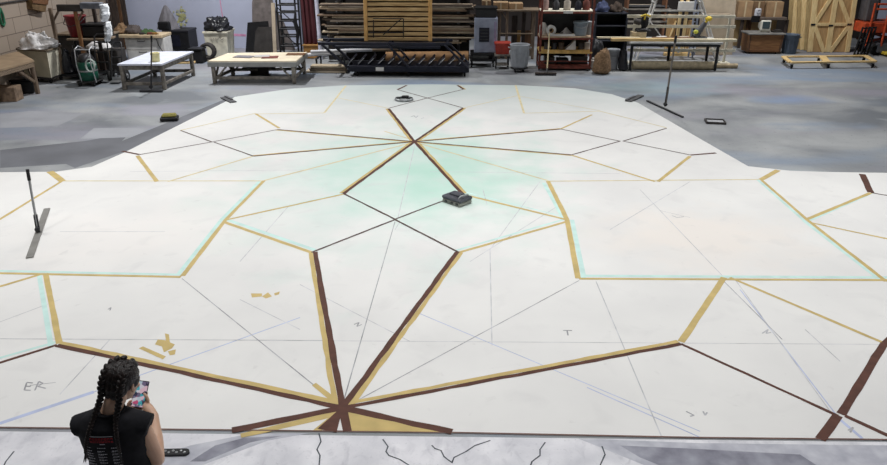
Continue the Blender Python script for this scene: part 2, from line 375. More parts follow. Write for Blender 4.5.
# pencil and chalk construction lines
for a, b, c_ in (((395,222),(343,404),'pencil'), ((182,279),(334,402),'pencil'), ((579,281),(352,404),'pencil'), ((490,250),(492,346),'penc2'), ((596,282),(662,438.5),'penc2'),
                 ((724,282),(782,340),'pencil'), ((540,182),(490,250),'penc2'), ((640,190),(724,278),'penc2'), ((610,230),(690,182),'penc2'), ((735,280),(830,412),'penc2'),
                 ((395,60+170),(400,222),'penc2'), ((290,205),(240,262),'penc2'), ((60,232),(165,232),'penc2'), ((110,340),(60,395),'penc2'), ((470,262),(560,205),'penc2'),
                 ((415,145),(398,218),'penc2'), ((487,205),(483,190),'penc2'), ((300,330),(240,300),'penc2'), ((805,330),(840,362),'penc2'), ((-20,330),(60,300),'penc2')):
    strip(a, b, c_, .011)
strip((-100,338.5), (960,345.5), 'penc2', .008); strip((-100,339), (330,341), 'pencil', .006); strip((130,172), (330,170), 'penc2', .012); strip((430,172), (620,174), 'penc2', .012)
strip((0,424), (94,392.5), 'chalk', .045); strip((94,392.5), (300,318), 'chalk', .014); strip((587,388), (700,438), 'chalk', .012); strip((835,416), (862,439), 'chalk', .03); strip((740,290), (835,414), 'chalk', .012)
strip((410,310), (700,432), 'chalk', .01); strip((300,285), (410,342), 'penc2', .01)
# thin edge along the front of the cloth
for a, b in ((( -160,427),(0,428.3)), ((0,428.3),(452,433.4)), ((452,433.4),(700,438.5)), ((700,438.5),(1010,441.8))): strip(a, b, 'seam', .016, .004)
# trial dabs of gold paint and pencilled notes
for pts in ([(139,349),(143,347),(166,357),(163,360)], [(155,345),(158,340),(166,341),(165,334),(169,335),(170,343),(175,345),(172,349),(164,353),(162,347)], [(168,352),(176,350),(175,355),(170,356)],
            [(251,294),(262,294),(262,297),(252,298)], [(262,297),(268,293),(272,297),(266,299)], [(274,294),(280,292),(279,295),(275,296)]): blot(pts, 'gold')
def scribble(pts, w=.014):
    for a, b in zip(pts, pts[1:]): strip(a, b, 'pencil', w)
scribble([(27,383),(24.5,390.5)]); scribble([(27,383),(33,383.6)]); scribble([(25.8,386.8),(31,387)]); scribble([(24.5,390.5),(31,391)]); scribble([(35,391),(39,382),(43,384),(38,387),(46,389)]); scribble([(30,386),(56,383)], .008)
scribble([(762,334),(768,330),(766,334),(771,333)]); scribble([(686,412),(694,416),(690,417)]); scribble([(703,412),(705,416),(707,413)]); scribble([(563,331),(572,331),(567,331),(568,336)])
scribble([(354,325),(359,323),(357,327),(362,325)]); scribble([(411,117),(414,116),(416,118),(418,116)], .02); scribble([(421,119),(424,118)], .02); scribble([(672,216),(677,218),(684,217)], .012)
scribble([(848,431),(853,428),(850,433)]); scribble([(108,310),(111,308),(110,311)]); scribble([(660,211),(690,218)], .006)
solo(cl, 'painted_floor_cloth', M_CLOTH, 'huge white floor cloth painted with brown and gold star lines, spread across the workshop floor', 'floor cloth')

# nearest cloth: stone effect with painted cracks
stm = bpy.data.materials.new('stone_effect_paint'); stm.use_nodes = True; N, L = nodes(stm); tc = N.new('ShaderNodeNewGeometry')
c = ramp(noise_n(3, 8, (1,1,1), (0,0,0), .3), .3, .7, rgb(206,206,212), rgb(238,237,241))
c = mix(scaled(ramp(noise_n(9, 9, (1,.6,1), (0,0,0), .8), .52, .75), .6), c, rgb(182,182,190)); c = mix(scaled(ramp(noise_n(34, 6, (1,1,1), (4,4,0)), .6, .8), .5), c, rgb(170,170,178))
L.new(c, N['Principled BSDF'].inputs['Base Color']); N['Principled BSDF'].inputs['Roughness'].default_value = .8
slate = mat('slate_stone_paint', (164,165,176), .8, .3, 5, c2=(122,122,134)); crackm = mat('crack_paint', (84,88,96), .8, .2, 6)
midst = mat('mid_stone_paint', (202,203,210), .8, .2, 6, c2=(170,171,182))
st = MB(); p = [at(-220,428), at(1010,443)]
st.prism([(p[0].x, p[0].y-.012), (-4.5, 2.2), (4.5, 2.2), (p[1].x, p[1].y-.012)], .0005, .004)
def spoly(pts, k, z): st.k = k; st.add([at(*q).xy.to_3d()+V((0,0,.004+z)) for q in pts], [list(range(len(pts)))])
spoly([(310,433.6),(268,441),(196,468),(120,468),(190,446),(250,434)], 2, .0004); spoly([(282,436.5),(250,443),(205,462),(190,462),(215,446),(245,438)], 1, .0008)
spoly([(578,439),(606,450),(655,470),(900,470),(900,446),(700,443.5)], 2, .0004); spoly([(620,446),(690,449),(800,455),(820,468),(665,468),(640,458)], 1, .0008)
def crack(pts, w=.012):
    st.k = 3
    for a, b in zip(pts, pts[1:]):
        u, v_ = at(*a), at(*b); d = (v_-u).normalized(); n = V((-d.y, d.x, 0))*w/2; z = V((0,0,.0052))
        st.add([u-n+z-d*w*.3, u+n+z-d*w*.3, v_+n*.8+z+d*w*.3, v_-n*.8+z+d*w*.3], [[0,1,2,3]])
crack([(383,440),(388,447),(386,452),(389,456),(400,460),(411,467)]); crack([(432,446),(435,449),(441,451),(444,457),(449,461),(452,463),(454,458),(466,452),(475,446),(490,441)])
crack([(545,443),(540,450),(540,456),(532,462),(529,470)]); crack([(319,434),(321,442),(317,450),(320,456),(319,468)]); crack([(602,447),(605,455),(600,466)]); crack([(14,452),(6,462),(2,470)])
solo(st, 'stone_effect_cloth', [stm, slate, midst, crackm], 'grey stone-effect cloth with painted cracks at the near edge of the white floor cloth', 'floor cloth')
# ================================================================== helpers for the things along the walls
def ext(p1, p2, pb, pt):
    m = (p1+p2)/2; Y = depth(m, pb); return Q(p1, pb, Y).x, Q(p2, pb, Y).x, Y, Q(m, pt, Y).z
def caster(parent, x, y, r=.05, m=None, z0=0):
    b = MB(); b.lathe([(r*.5,-r*.35),(r*.95,-r*.35),(r,-r*.2),(r,r*.2),(r*.95,r*.35),(r*.5,r*.35)], (x, y, z0+r), 16, (1,0,0))
    w_ = b.build('caster', blackrub, parent)
    f = MB(); f.box((x-r*.5, y, z0+r*1.4), (.006, r*1.0, r*1.6)); f.box((x+r*.5, y, z0+r*1.4), (.006, r*1.0, r*1.6)); f.box((x, y, z0+r*2.25), (r*1.3, r*1.5, .008)); f.build('fork', dsteel, w_)
    return w_
def rim_can(name, label, x, y, R, H, m, z0=.0, dolly=True, group=None, seed=0):
    t = thing(name, label, 'trash can', (x, y, 0), group)
    zb = .14 if dolly else 0.0
    if dolly:
        d = MB(); d.lathe([(.02,.09),(R*.86,.09),(R*.9,.105),(R*.9,.135),(.02,.135)], (x, y, 0), 28); dl = d.build('dolly', black, t)
        for k in range(4):
            a = math.pi/4+k*math.pi/2; caster(dl, x+R*.6*math.cos(a), y+R*.6*math.sin(a), .036)
    b = MB(); r0 = R*.8
    b.lathe([(.01,zb),(r0,zb),(r0+.01,zb+.02),(R*.94,H-.14),(R*.97,H-.13),(R*.985,H-.05),(R,H-.04),(R+.015,H-.015),(R+.01,H),(R-.01,H),(R-.02,H-.06),(r0-.02,zb+.05),(.01,zb+.05)], (x, y, 0), 36)
    for k in range(12):                                   # moulded ribs
        a = k*math.pi/6; ca, sa = math.cos(a), math.sin(a); b.bar((x+ca*(r0+.012), y+sa*(r0+.012), zb+.06), (x+ca*(R*.935+.006), y+sa*(R*.935+.006), H-.18), .03, .012, (ca, sa, 0))
    b.build('body', m, t)
    for s_ in (-1, 1):
        h = MB(); h.tube([(x+s_*(R-.01), y-.07, H-.1), (x+s_*(R+.045), y-.06, H-.09), (x+s_*(R+.045), y+.06, H-.09), (x+s_*(R-.01), y+.07, H-.1)], .014, 8); h.build('handle', m, t)
    return t
def carton(name, label, x1, x2, y1, y2, z0, z1, m=None, group=None, tape=True, rz=0):
    cx, cy = (x1+x2)/2, (y1+y2)/2; t = thing(name, label, 'box', (cx, cy, z0), group)
    R = Matrix.Rotation(rz, 3, 'Z'); b = MB(); b.box((cx, cy, (z0+z1)/2), (x2-x1, y2-y1, z1-z0), R, .006)
    b.box((cx, cy, z1), ((x2-x1)*.995, (y2-y1)*.47, .004), R, .001)
    b.build('body', m or card, t)
    if tape:
        p = MB(); p.box(V((cx, cy, z1+.003)), ((x2-x1)*1.002, .06, .004), R, .001); f = V((cx, cy, z1-(z1-z0)*.12))
        p.box(f, (x2-x1+.006, .06, (z1-z0)*.25), R, .001); p.box(V((cx,cy,(z0+z1)/2))+R @ V((0,-(y2-y1)/2,0)), (.05, .004, (z1-z0)*.98), R, .001); p.build('tape', tape_m, t)
    return t
def board(name, label, cat, p0, p1, w, t_, m, up=(0,0,1), group=None):
    b = MB(); b.bar(p0, p1, w, t_, up); return solo(b, name, m, label, cat, group)

# ================================================================== left corner
# brown bench in the corner, set at an angle
zt = .82; c0 = at(34, 60, zt); c1 = at(0, 69.5, zt); c2 = at(0, 42, zt); e1 = (c1-c0).normalized(); e2 = (c2-c0).normalized()
c1 = c0+e1*2.2; c2 = c0+e2*1.75; c3 = c1+e2*1.75
if True:
    t = thing('workbench', 'brown timber workbench with open legs in the left corner', 'workbench', (c0+c1+c2+c3).xy.to_3d()/4)
    b = MB(); b.slab([c0, c1, c3, c2], (0,0,-.045)); b.build('top', tan_top, t)
    ins = (e1+e2)*.09; dn = V((0,0,-.045))
    b = MB()
    for a, bb in ((c0+e1*.05+e2*.04, c1+e2*.04-e1*.05), (c0+e1*.04+e2*.05, c2-e2*.05+e1*.04)): b.bar(a+V((0,0,-.105)), bb+V((0,0,-.105)), .04, .11)
    b.build('apron', greywood_x, t)
    for q, s1, s2 in ((c0, 1, 1), (c1, -1, 1), (c2, 1, -1), (c3, -1, -1)):
        p = q+e1*.1*s1+e2*.09*s2; b = MB(); b.bar(p+V((0,0,-.05)), V((p.x, p.y, 0)), .09, .09, e1); b.build('leg', greywood_z, t)
    for q, dirv in ((c0+e1*.12+e2*.08, e2), (c0+e1*.12+e2*.08, e1)):
        b = MB(); b.bar(q+dirv*.55+V((0,0,-.13)), V((q.x, q.y, .3))+dirv*.02, .05, .07); b.build('brace', greywood_z, t)
p = at(8, 102); s_ = .2
carton('crate', 'rough grey-brown wooden crate on the floor in front of the corner workbench', p.x-.36, p.x+.18, p.y+.0, p.y+.36, 0, .34, mat('rough_crate', (142,120,100), .9, .3, 9, bump=.2), tape=False, rz=.1)
for k in range(4):
    p = at(29-k*.9, 93); z = .085*k
    b = MB(); b.box((p.x+.02-k*.035, p.y+.12, z+.043), (.3, .17, .08), Matrix.Rotation(.35+.1*k, 3, 'Z'))
    tag(b.build('wood_block', mat('yellow_wood', (206,176,104), .7, .2, 8)), 'yellowish wood block under the right end of the corner workbench, %s' % ['bottom of the stack', 'second from the floor', 'third from the floor', 'top of the stack'][k], 'block', 'blocks under the workbench')
p = at(19, 95)
b = MB(); b.box((p.x, p.y+.3, .17), (.5, .45, .3), Matrix.Rotation(.3, 3, 'Z'), .03); t = thing('storage_tote', 'black tote with a lid in the shade under the corner workbench', 'tote', (p.x, p.y+.3, 0))
b2 = MB(); b2.box((p.x, p.y+.3, .34), (.54, .49, .05), Matrix.Rotation(.3, 3, 'Z'), .015); b3 = MB(); b3.box((p.x, p.y+.3, .01), (.44,.4,.02), Matrix.Rotation(.3,3,'Z')); b.box((p.x,p.y+.3,.015),(.44,.4,.03),Matrix.Rotation(.3,3,'Z')); b.build('body', black, t); b2.build('lid', black, t)

# cream hamper on casters, heaped with rags
zt = .86; h0 = at(46.5, 51, zt); h1 = at(16.5, 49, zt); h2 = at(61, 46.5, zt)
u1 = (h1-h0).xy.to_3d(); u2 = (h2-h0).xy.to_3d(); h3 = h1+u2
ctr = (h1+h2).xy.to_3d()/2
t = thing('laundry_hamper', 'cream canvas-sided hamper on casters by the block wall, heaped with white rags', 'hamper', ctr)
pane_shaded = mat('hamper_shaded', (184,174,150), .8, .12, 4); pane_b = cream  # cream hamper; the darker pair of sides carries shade in its colour
b = MB(); sc_ = .86
def low(q): return ctr+(q.xy.to_3d()-ctr)*sc_+V((0,0,.16))
top = [h0, h1, h3, h2]; b.add(top+[low(q) for q in top], [[0,1,5,4],[1,2,6,5],[2,3,7,6],[3,0,4,7],[4,5,6,7]])
b.mi[3] = 1; b.mi[1] = 1
b.build('body', [pane_shaded, pane_b], t)
b = MB()
for i in range(4): b.bar(top[i], top[(i+1) % 4], .05, .05)
b.build('rim', mat('hamper_rim', (112,100,84), .7, .2, 6), t)
b = MB(); b.slab([low(q)+V((0,0,-.05)) for q in top], (0,0,.05)); b.build('base', dgrey, t)
for q in top: qq = ctr+(q.xy.to_3d()-ctr)*.7; caster(t, qq.x, qq.y, .05)
b = MB(); b.heap(ctr+V((.02,0,.84)), (.5,.42,.42), 3, .42, 4.2, 60, 32); solo(b, 'rag_pile', rag, 'heap of white rags piled on top of the cream hamper', 'rags')
p0 = h1+u2*1.25+V((-.1,.1,.02)); 
p = at(22, 76); b = MB(); q0 = Q(10, 44, p.y+.75); b.slab([q0+V((-.3,0,.1)), q0+V((.75,.1,.1)), V((q0.x+.75,q0.y+.0,.02)), V((q0.x-.3,q0.y-.1,.02))], (0,.03,0)); solo(b, 'leaning_board', brownwood, 'brown board standing behind the cream hamper', 'board')
# things on the block wall
b = MB(); pw = Q(33, 5, depth(40, 70)); 
tt = thing('wall_pouch', 'brown padded pouch hanging high on the block wall', 'pouch', V((XL+.02, 0, 0))+V((0, 0, 0)))
def wallp(px, py): d = ray(px, py); return CAM_P+d*((XL-CAM_P.x)/d.x)
a0, a1, a2, a3 = wallp(25,-6), wallp(43,-6), wallp(40,12), wallp(27,9)
b.slab([a0, a1, a2, a3], (.16,0,0)); b.build('body', mat('brown_pouch', (116,92,62), .8, .25, 7), tt)
b = MB(); b.slab([a0+V((.16,0,-.05)), a1+V((.16,0,-.05)), (a1*.4+a2*.6)+V((.17,0,0)), (a0*.4+a3*.6)+V((.17,0,0))], (.02,0,0)); b.build('flap', brownwood, tt)
b = MB(); g = [wallp(*q)+V((.03,0,0)) for q in ((-1,8),(1.5,14),(3.6,23),(2.4,26),(0.5,24),(-2,14),(-1,8))]; b.tube(g, .03, 8); solo(b, 'hose_loop', mat('green_hose', (44,116,84), .5), 'loop of green hose hanging on the block wall at the left edge', 'hose')
b = MB(); b.tube([wallp(-14,5.5)+V((.03,0,0)), wallp(26,-.4)+V((.03,0,0)), wallp(46,-3)+V((.03,0,0))], .025, 8); solo(b, 'wall_pipe', dgrey, 'thin dark pipe running along the top of the block wall', 'pipe')

# tall tool cart: wooden posts carrying a dark beam
Y = depth(66, 80); 
t = thing('tool_cart', 'wheeled cart with two tall wooden posts and a dark beam on top', 'cart', at(72, 82))
zb_ = .14
def P_(px, py, dy=0): return Q(px, py, Y+dy)
b = MB(); l0 = P_(60, 80); l1 = P_(98, 80); b.box(((l0.x+l1.x)/2, Y+.3, .13), (l1.x-l0.x, .72, .06)); b.build('platform', black, t)
ztop = P_(70, 8).z
for px, dy, wd in ((60, .0, greywood_z), (84, .0, brownwood_z), (92, .55, darkwood_z)):
    x = P_(px, 60).x; b = MB(); b.box((x, Y+dy+.03, (.16+ztop)/2), (.09, .07, ztop-.16)); b.build('post', wd if px != 84 else mat('orange_brown_wood', (150,108,70), .7, .2, 5, stretch=(9,9,.8), c2=(120,84,54)), t)
    if dy == 0: b = MB(); b.bar((x, Y+.05, ztop-.35), (x+.2, Y+.05, ztop-.08), .04, .06, (0,1,0)); b.build('brace', greywood_z, t)
b = MB(); xa, xb, xc = P_(57, 8).x, P_(81, 8).x, P_(101, 8).x; b.box(((xa+xb)/2, Y+.03, ztop+.0), (xb-xa, .12, .17)); b.build('beam', dgrey, t)
b = MB(); b.box(((xb+xc)/2, Y+.06, ztop+.06), (xc-xb, .22, .15)); b.build('beam', mat('grey_blue_beam', (116,120,130), .6, .2, 6), t)
b = MB(); zz = P_(70, 40).z; b.box(((xa+xc)/2, Y+.35, zz), (xc-xa-.1, .6, .05)); b.build('shelf', greywood_x, t)
for x, dy in ((l0.x+.06, -.02), (l1.x-.06, -.02), (l0.x+.06, .6), (l1.x-.06, .6)): caster(t, x, Y+dy, .05)
zs = zz+.03
b = MB(); q = P_(75, 28, .3); 
t2 = thing('red_bucket', 'dark red bucket on the back of the tall tool cart', 'bucket', (q.x, q.y, zs)); b.lathe([(.01,0),(.17,0),(.2,.02),(.26,.52),(.28,.53),(.28,.56),(.25,.56),(.18,.04),(.01,.04)], (q.x, q.y+.1, zs), 24); b.build('body', mat('dark_red_plastic', (126,36,42), .5, .2, 6), t2)
b = MB(); b.tube([(q.x-.27, q.y+.1, zs+.5), (q.x-.2, q.y-.16, zs+.36), (q.x+.0, q.y-.22, zs+.3), (q.x+.2, q.y-.16, zs+.36), (q.x+.27, q.y+.1, zs+.5)], .01, 6); b.build('handle', dsteel, t2)
b = MB(); q = P_(97, 36, .35); b.box((q.x, q.y+.1, zs+.16), (.62, .5, .3), None, .03); b.box((q.x-.02, q.y+.1, zs+.33), (.66,.54,.05), None, .015); solo(b, 'tool_case', black, 'black case on the shelf of the tall tool cart', 'case')
Yk = Y+1.35; xk0, xk1 = Q(62, 60, Yk).x, Q(113, 60, Yk).x; zk = Q(85, 34, Yk).z
tk = thing('filler_cabinet', 'long dark low cabinet added to darken the space behind the tall tool cart', 'cabinet', ((xk0+xk1)/2, Yk+.3, 0))  # made-up cabinet, added to darken the interior behind the cart
b = MB(); b.box(((xk0+xk1)/2, Yk+.3, zk/2-.02), (xk1-xk0, .6, zk-.04)); b.build('body', black, tk); b = MB(); b.box(((xk0+xk1)/2, Yk+.29, zk-.02), (xk1-xk0+.06, .66, .05)); b.build('top', greywood_x, tk)
for k in range(3): b = MB(); b.box((xk0+(xk1-xk0)*(k+.5)/3, Yk-.01, zk*.5), ((xk1-xk0)/3-.05, .02, zk*.8)); dd = b.build('door', dgrey, tk); b = MB(); b.tube([(xk0+(xk1-xk0)*(k+.8)/3, Yk-.03, zk*.55), (xk0+(xk1-xk0)*(k+.8)/3, Yk-.03, zk*.7)], .012, 6); b.build('handle', steel, dd)
# black bags standing on the cart
for (px, hgt, rx, sd, lb) in ((70.5, .62, .14, 5, 'slumped black sack on the cart platform, left of the green tank'), (81, .8, .17, 9, 'tall black sack on the cart platform behind the green tank')):
    b = MB(); q = P_(px, 78, .3 if px > 75 else .12); b.heap((q.x, q.y, .16), (rx, .2, hgt), sd, .25, 3); solo(b, 'black_sack', blackbag, lb, 'sack')
# white plastic film hung from the beam
q = P_(104.5, 5, .1)
b = MB(); t = thing('plastic_bag', 'crumpled clear white plastic bag hanging from the end of the cart beam', 'bag', (q.x, q.y, 0))
def drape(b, px0, px1, py0, py1, Yp, seed, n=10, m_=22, thick=.05):
    vs = []; fs = []
    for s_ in (0, 1):
        for j in range(m_+1):
            for i in range(n+1):
                u, v = i/n, j/m_; px = (px0+px1)/2+(px1-px0)*(u-.5)*(.5+.55*math.sin(math.pi*min(.97,max(.03,v)))**.6)+1.2*noise.noise(V((v*4, seed, 0))); py = py0+(py1-py0)*v+(1.5*noise.noise(V((u*5, seed, 3))) if v in (0,1) else 0)
                pnt = Q(px, py, Yp); k = math.sin(math.pi*min(1, max(0, u)))
                d_ = (thick*k*(.5+.8*abs(noise.noise(V((u*4, v*6, seed)))))) * (-1 if s_ == 0 else .3)
                vs.append(pnt+V((0, d_, 0)))
    o = (n+1)*(m_+1)
    for s_ in (0, 1):
        for j in range(m_):
            for i in range(n): a = s_*o+j*(n+1)+i; fs.append([a, a+1, a+n+2, a+n+1])
    for j in range(m_):
        for i in (0, n): a = j*(n+1)+i; fs.append([a, a+n+1, a+n+1+o, a+o])
    for i in range(n):
        for j in (0, m_): a = j*(n+1)+i; fs.append([a, a+1, a+1+o, a+o])
    b.add(vs, fs, True)
drape(b, 100, 109.5, 4, 21, Y-.02, 4, thick=.3); b.build('upper_bunch', plastic_w, t)
b = MB(); drape(b, 104.5, 112, 22, 41, Y-.0, 8, thick=.2); b.build('lower_tail', plastic_w, t)

# green compressor tank in a silver tube frame
Y = depth(86, 86.5); q = Q(86, 86.5, Y)
t = thing('shop_vacuum', 'green tank machine in a silver tubular frame standing before the tall tool cart', 'machine', (q.x, Y+.2, 0))
x = q.x; zt = Q(88, 63, Y).z
b = MB(); b.lathe([(.02,.12),(.2,.12),(.23,.15),(.235,.36),(.225,.37),(.225,.39),(.235,.4),(.235,zt-.06),(.21,zt),(.02,zt+.02)], (x, Y+.24, 0), 28); b.build('tank', green, t)
b = MB(); b.lathe([(.2,zt),(.21,zt+.05),(.15,zt+.17),(.08,zt+.2),(.01,zt+.2)], (x, Y+.24, 0), 24); b.build('motor_head', dsteel, t)
b = MB(); b.lathe([(.238,.36),(.243,.37),(.243,.39),(.238,.40)], (x, Y+.24, 0), 28, cap=False); b.build('band', steel, t)
for s_ in (-1, 1):
    b = MB(); xx = x+s_*.19+.1; b.tube([(xx, Y+.02, .1), (xx-.04, Y-.02, .55), (xx-.08, Y+.1, .92), (xx-.06, Y+.25, .99), (xx+.0, Y+.42, .9)], .013, 8); b.build('frame_tube', aluminium, t)
b = MB(); b.tube([(x-.17, Y+.1, .92), (x+.21, Y+.1, .92)], .016, 8); b.build('handle', aluminium, t)
b = MB(); b.tube([V((x+.25+.12*math.cos(a/10*6.283), Y-.02-.004*a, .55+.16*math.sin(a/10*6.283))) for a in range(22)], .012, 8); b.build('hose', mat('pale_hose', (196,206,200), .5), t)
for sx, sy in ((-.16,.02),(.2,.02),(-.16,.44),(.2,.44)): caster(t, x+sx, Y+sy, .06)
b = MB(); b.box((x+.02, Y+.24, .11), (.5,.5,.03)); b.build('base', dsteel, t)

# two wheeled carts
def handcart(name, label, px, pyb, w_, hgt, lean=.2, group=None):
    Yc = depth(px, pyb); q = Q(px, pyb, Yc); x = q.x; t = thing(name, label, 'hand truck', (x, Yc+.2, 0), group)
    for s_ in (-1, 1):
        b = MB(); b.tube([(x+s_*w_/2, Yc, .12), (x+s_*w_/2, Yc+lean*.5, hgt*.6), (x+s_*w_*.45, Yc+lean, hgt-.05), (x+s_*w_*.3, Yc+lean+.05, hgt)], .018, 8); b.build('side_tube', dsteel, t)
        b = MB(); r = .15; b.lathe([(.03,-.03),(r-.03,-.03),(r-.03,-.022),(r,-.03),(r,.03),(r-.03,.022),(r-.03,.03),(.03,.03)], (x+s_*(w_/2+.07), Yc+.1, r), 22, (1,0,0)); wq = b.build('wheel', blackrub, t)
        b = MB(); b.lathe([(.01,-.04),(.06,-.04),(.06,.04),(.01,.04)], (x+s_*(w_/2+.07), Yc+.1, r), 12, (1,0,0)); b.build('hub', steel, wq)
    b = MB(); b.tube([(x-w_*.3, Yc+lean+.05, hgt), (x+w_*.3, Yc+lean+.05, hgt)], .018, 8); b.build('handle', dsteel, t)
    for k in range(4): zz = .25+k*(hgt-.4)/3.2; b = MB(); b.bar((x-w_/2, Yc+lean*zz/hgt, zz), (x+w_/2, Yc+lean*zz/hgt, zz), .03, .03); b.build('crossbar', dsteel, t)
    b = MB(); b.box((x, Yc-.12, .05), (w_, .26, .02)); b.box((x, Yc, .09), (w_, .02, .1)); b.build('toe_plate', steel, t)
    b = MB(); b.tube([(x-w_/2-.07, Yc+.1, .15), (x+w_/2+.07, Yc+.1, .15)], .012, 8); b.build('axle', steel, t)
    return t
handcart('hand_truck', 'dark hand truck with black wheels just right of the green tank', 104.8, 81.6, .36, 1.2)
handcart('hand_truck', 'dark hand truck with black wheels next to the white-topped low table', 118, 82.3, .28, 1.0, .3)
Yc = depth(100, 80)+.75; q = Q(101, 74, Yc)
t = thing('equipment_crate', 'dark crate behind the two hand trucks holding a white sack', 'crate', (q.x, Yc, 0)); b = MB(); b.box((q.x+.1, Yc+.2, .36), (1.0, .5, .66), None, .02); b.box((q.x+.1, Yc+.2, .03), (.9,.45,.06)); b.build('body', dgrey, t)
b = MB()
for k in (-.4,-.1,.25): b.box((q.x+.1+k, Yc-.06, .38), (.06, .03, .6))
b.build('batten', greywood_z, t)
b = MB(); b.heap((q.x, Yc+.18, .69), (.36,.22,.2), 12, .25, 3); solo(b, 'white_sack', rag, 'limp white sack lying on the dark crate behind the hand trucks', 'sack')

# dark boards leaning in the corner
for k, (pb, pt, col) in enumerate(((129, 119, darkwood_z), (124, 114, brownwood_z), (121, 110, darkwood_z))):
    Yc = YB-.5-.06*k; q = at(pb, 52); base = V((Q(pb, 50, Yc).x, Yc, 0.0)); tp = V((max(XL+.22, Q(pt, -12, Yc+.3).x), Yc+.3, 2.2)); base.x = max(base.x, XL+.4)
    board('leaning_plank', ['dark plank leaning in the back corner, nearest the white cabinet', 'brown plank in the middle of the three leaning in the back corner', 'dark plank leaning in the back corner, nearest the block wall'][k], 'plank', base+V((0,0,.02)), tp, .26, .04, col, (0,1,0), 'planks leaning in the back corner')

# white cabinet with a board top and clutter
x1, x2, Y, z1 = ext(128, 166, 63, 38); Y += .2; x1, x2, z1 = Q(128, 60, Y).x, Q(166.5, 60, Y).x, Q(147, 38, Y).z
t = thing('white_cabinet', 'white drawer cabinet with a scuffed front against the lavender wall', 'cabinet', ((x1+x2)/2, Y+.3, 0))
b = MB(); b.box(((x1+x2)/2, Y+.3, z1/2), (x2-x1, .6, z1)); b.build('body', white_pt, t)
for k in range(2):
    b = MB(); zc = z1*(.27+.46*k); b.box(((x1+x2)/2-.08, Y-.012, zc), ((x2-x1)*.78, .02, z1*.42)); d = b.build('drawer', white_pt, t)
    h = MB(); h.tube([((x1+x2)/2-.2, Y-.025, zc+.12), ((x1+x2)/2-.18, Y-.06, zc+.1), ((x1+x2)/2+.02, Y-.06, zc+.1), ((x1+x2)/2+.04, Y-.025, zc+.12)], .012, 6); h.build('handle', dsteel, d)
b = MB(); b.tube([(x2-.2, Y-.03, z1-.03), (x2-.16, Y-.05, z1-.2), (x2-.05, Y-.05, z1-.4), (x2-.06, Y-.03, z1-.7)], .012, 6); b.build('cable', black, t)
xb0, xb1 = Q(119, 36, Y).x, Q(163, 36, Y).x
b = MB(); b.box(((xb0+xb1)/2, Y+.28, z1+.055), (xb1-xb0, .75, .09)); ob = solo(b, 'worktop', mat('pale_worktop', (214,192,158), .6, .15, 5), 'pale wooden worktop laid over the white drawer cabinet', 'worktop')
zt = z1+.1
for px, rx, h_, m_, sd, nm, lb, cat in ((120.5, .2, .3, burlap, 21, 'paper_heap', 'crumpled brown paper heap at the left end of the pale worktop', 'paper'), (132.5, .27, .27, mat('taupe_cloth', (92,84,82), .9, .3, 12), 22, 'dark_cloth_heap', 'grey-brown cloth heap on the pale worktop', 'cloth'),
                                      (146.5, .22, .14, mat('leaf_green_cloth', (70,96,58), .9, .3, 12), 23, 'green_cloth', 'small green cloth heap on the pale worktop', 'cloth')):
    b = MB(); q = Q(px, 30, Y+.2); b.heap((q.x, Y+.28, zt), (rx, .24, h_), sd, .35, 3.5); solo(b, nm, m_, lb, cat)
for px, c_ in ((141, dgrey), (149, rust), (154, mat('ochre_tool', (150,110,50), .6))):
    q = Q(px, 34, Y-.05); b = MB(); b.box((q.x, Y+.0, zt+.035), (.15, .07, .07), Matrix.Rotation(.3, 3, 'Z')); b.tube([(q.x+.03, Y-.02, zt+.03), (q.x+.14, Y-.04, zt+.03)], .015, 6)
    solo(b, 'hand_tool', c_, {141: 'dark grey hand tool at the front of the pale worktop', 149: 'rust-red hand tool at the front of the pale worktop', 154: 'ochre hand tool at the front of the pale worktop'}[px], 'tool', 'tools on the pale worktop')

# black case with a grey draped cone on it
x1, x2, Y, z1 = ext(163, 190, 56, 30); Y += .6; x1, x2, z1 = Q(165, 50, Y).x, Q(190, 50, Y).x, Q(177, 30.5, Y).z
t = thing('road_case', 'black road case behind the low table with the white top', 'case', ((x1+x2)/2, Y+.4, 0))
b = MB(); b.box(((x1+x2)/2, Y+.4, z1/2+.05), (x2-x1, .8, z1-.1), None, .02); b.build('body', black, t)
b = MB(); b.box(((x1+x2)/2, Y+.4, z1-.03), (x2-x1+.03, .83, .07), None, .015); b.build('lid', mat('black_lid', (34,34,40), .5), t)
b = MB(); b.box(((x1+x2)/2-.12, Y-.01, z1*.55), ((x2-x1)*.62, .02, z1*.5)); b.build('front_panel', navy, t)
for sx in (x1+.1, x2-.1):
    for sy in (.1, .7): caster(t, sx, Y+sy, .05)
q = Q(167, 28, Y+.4); b = MB(); vs = []; n = 28
prof = [(0,1),(.07,.96),(.15,.8),(.3,.4),(.38,.06),(.4,0)]
x = Q(167.5, 20, Y+.4).x; zh = Q(167, 5, Y+.4).z-z1
for r, z in prof:
    for k in range(n):
        a = 2*math.pi*k/n; rr = r*(1+.16*math.cos(a*7)*min(1, 1.2-z)); vs.append((x+rr*.82*math.cos(a)+.12*z*0, Y+.4+rr*.6*math.sin(a), z1+.005+z*zh))
b.add(vs, [[i*n+k, i*n+(k+1) % n, (i+1)*n+(k+1) % n, (i+1)*n+k] for i in range(len(prof)-1) for k in range(n)], True)
solo(b, 'draped_cloth', greycloth, 'grey cloth peaked like a tent on top of the black road case', 'cloth')
b = MB(); xx = Q(162, 25, Y).x; b.box((xx+.02, Y+.12, z1+.13), (.36, .22, .26), None, .03); b.box((xx+.02, Y+.0, z1+.16), (.24,.02,.14)); solo(b, 'small_case', black, 'small black case at the left end of the black road case', 'case')

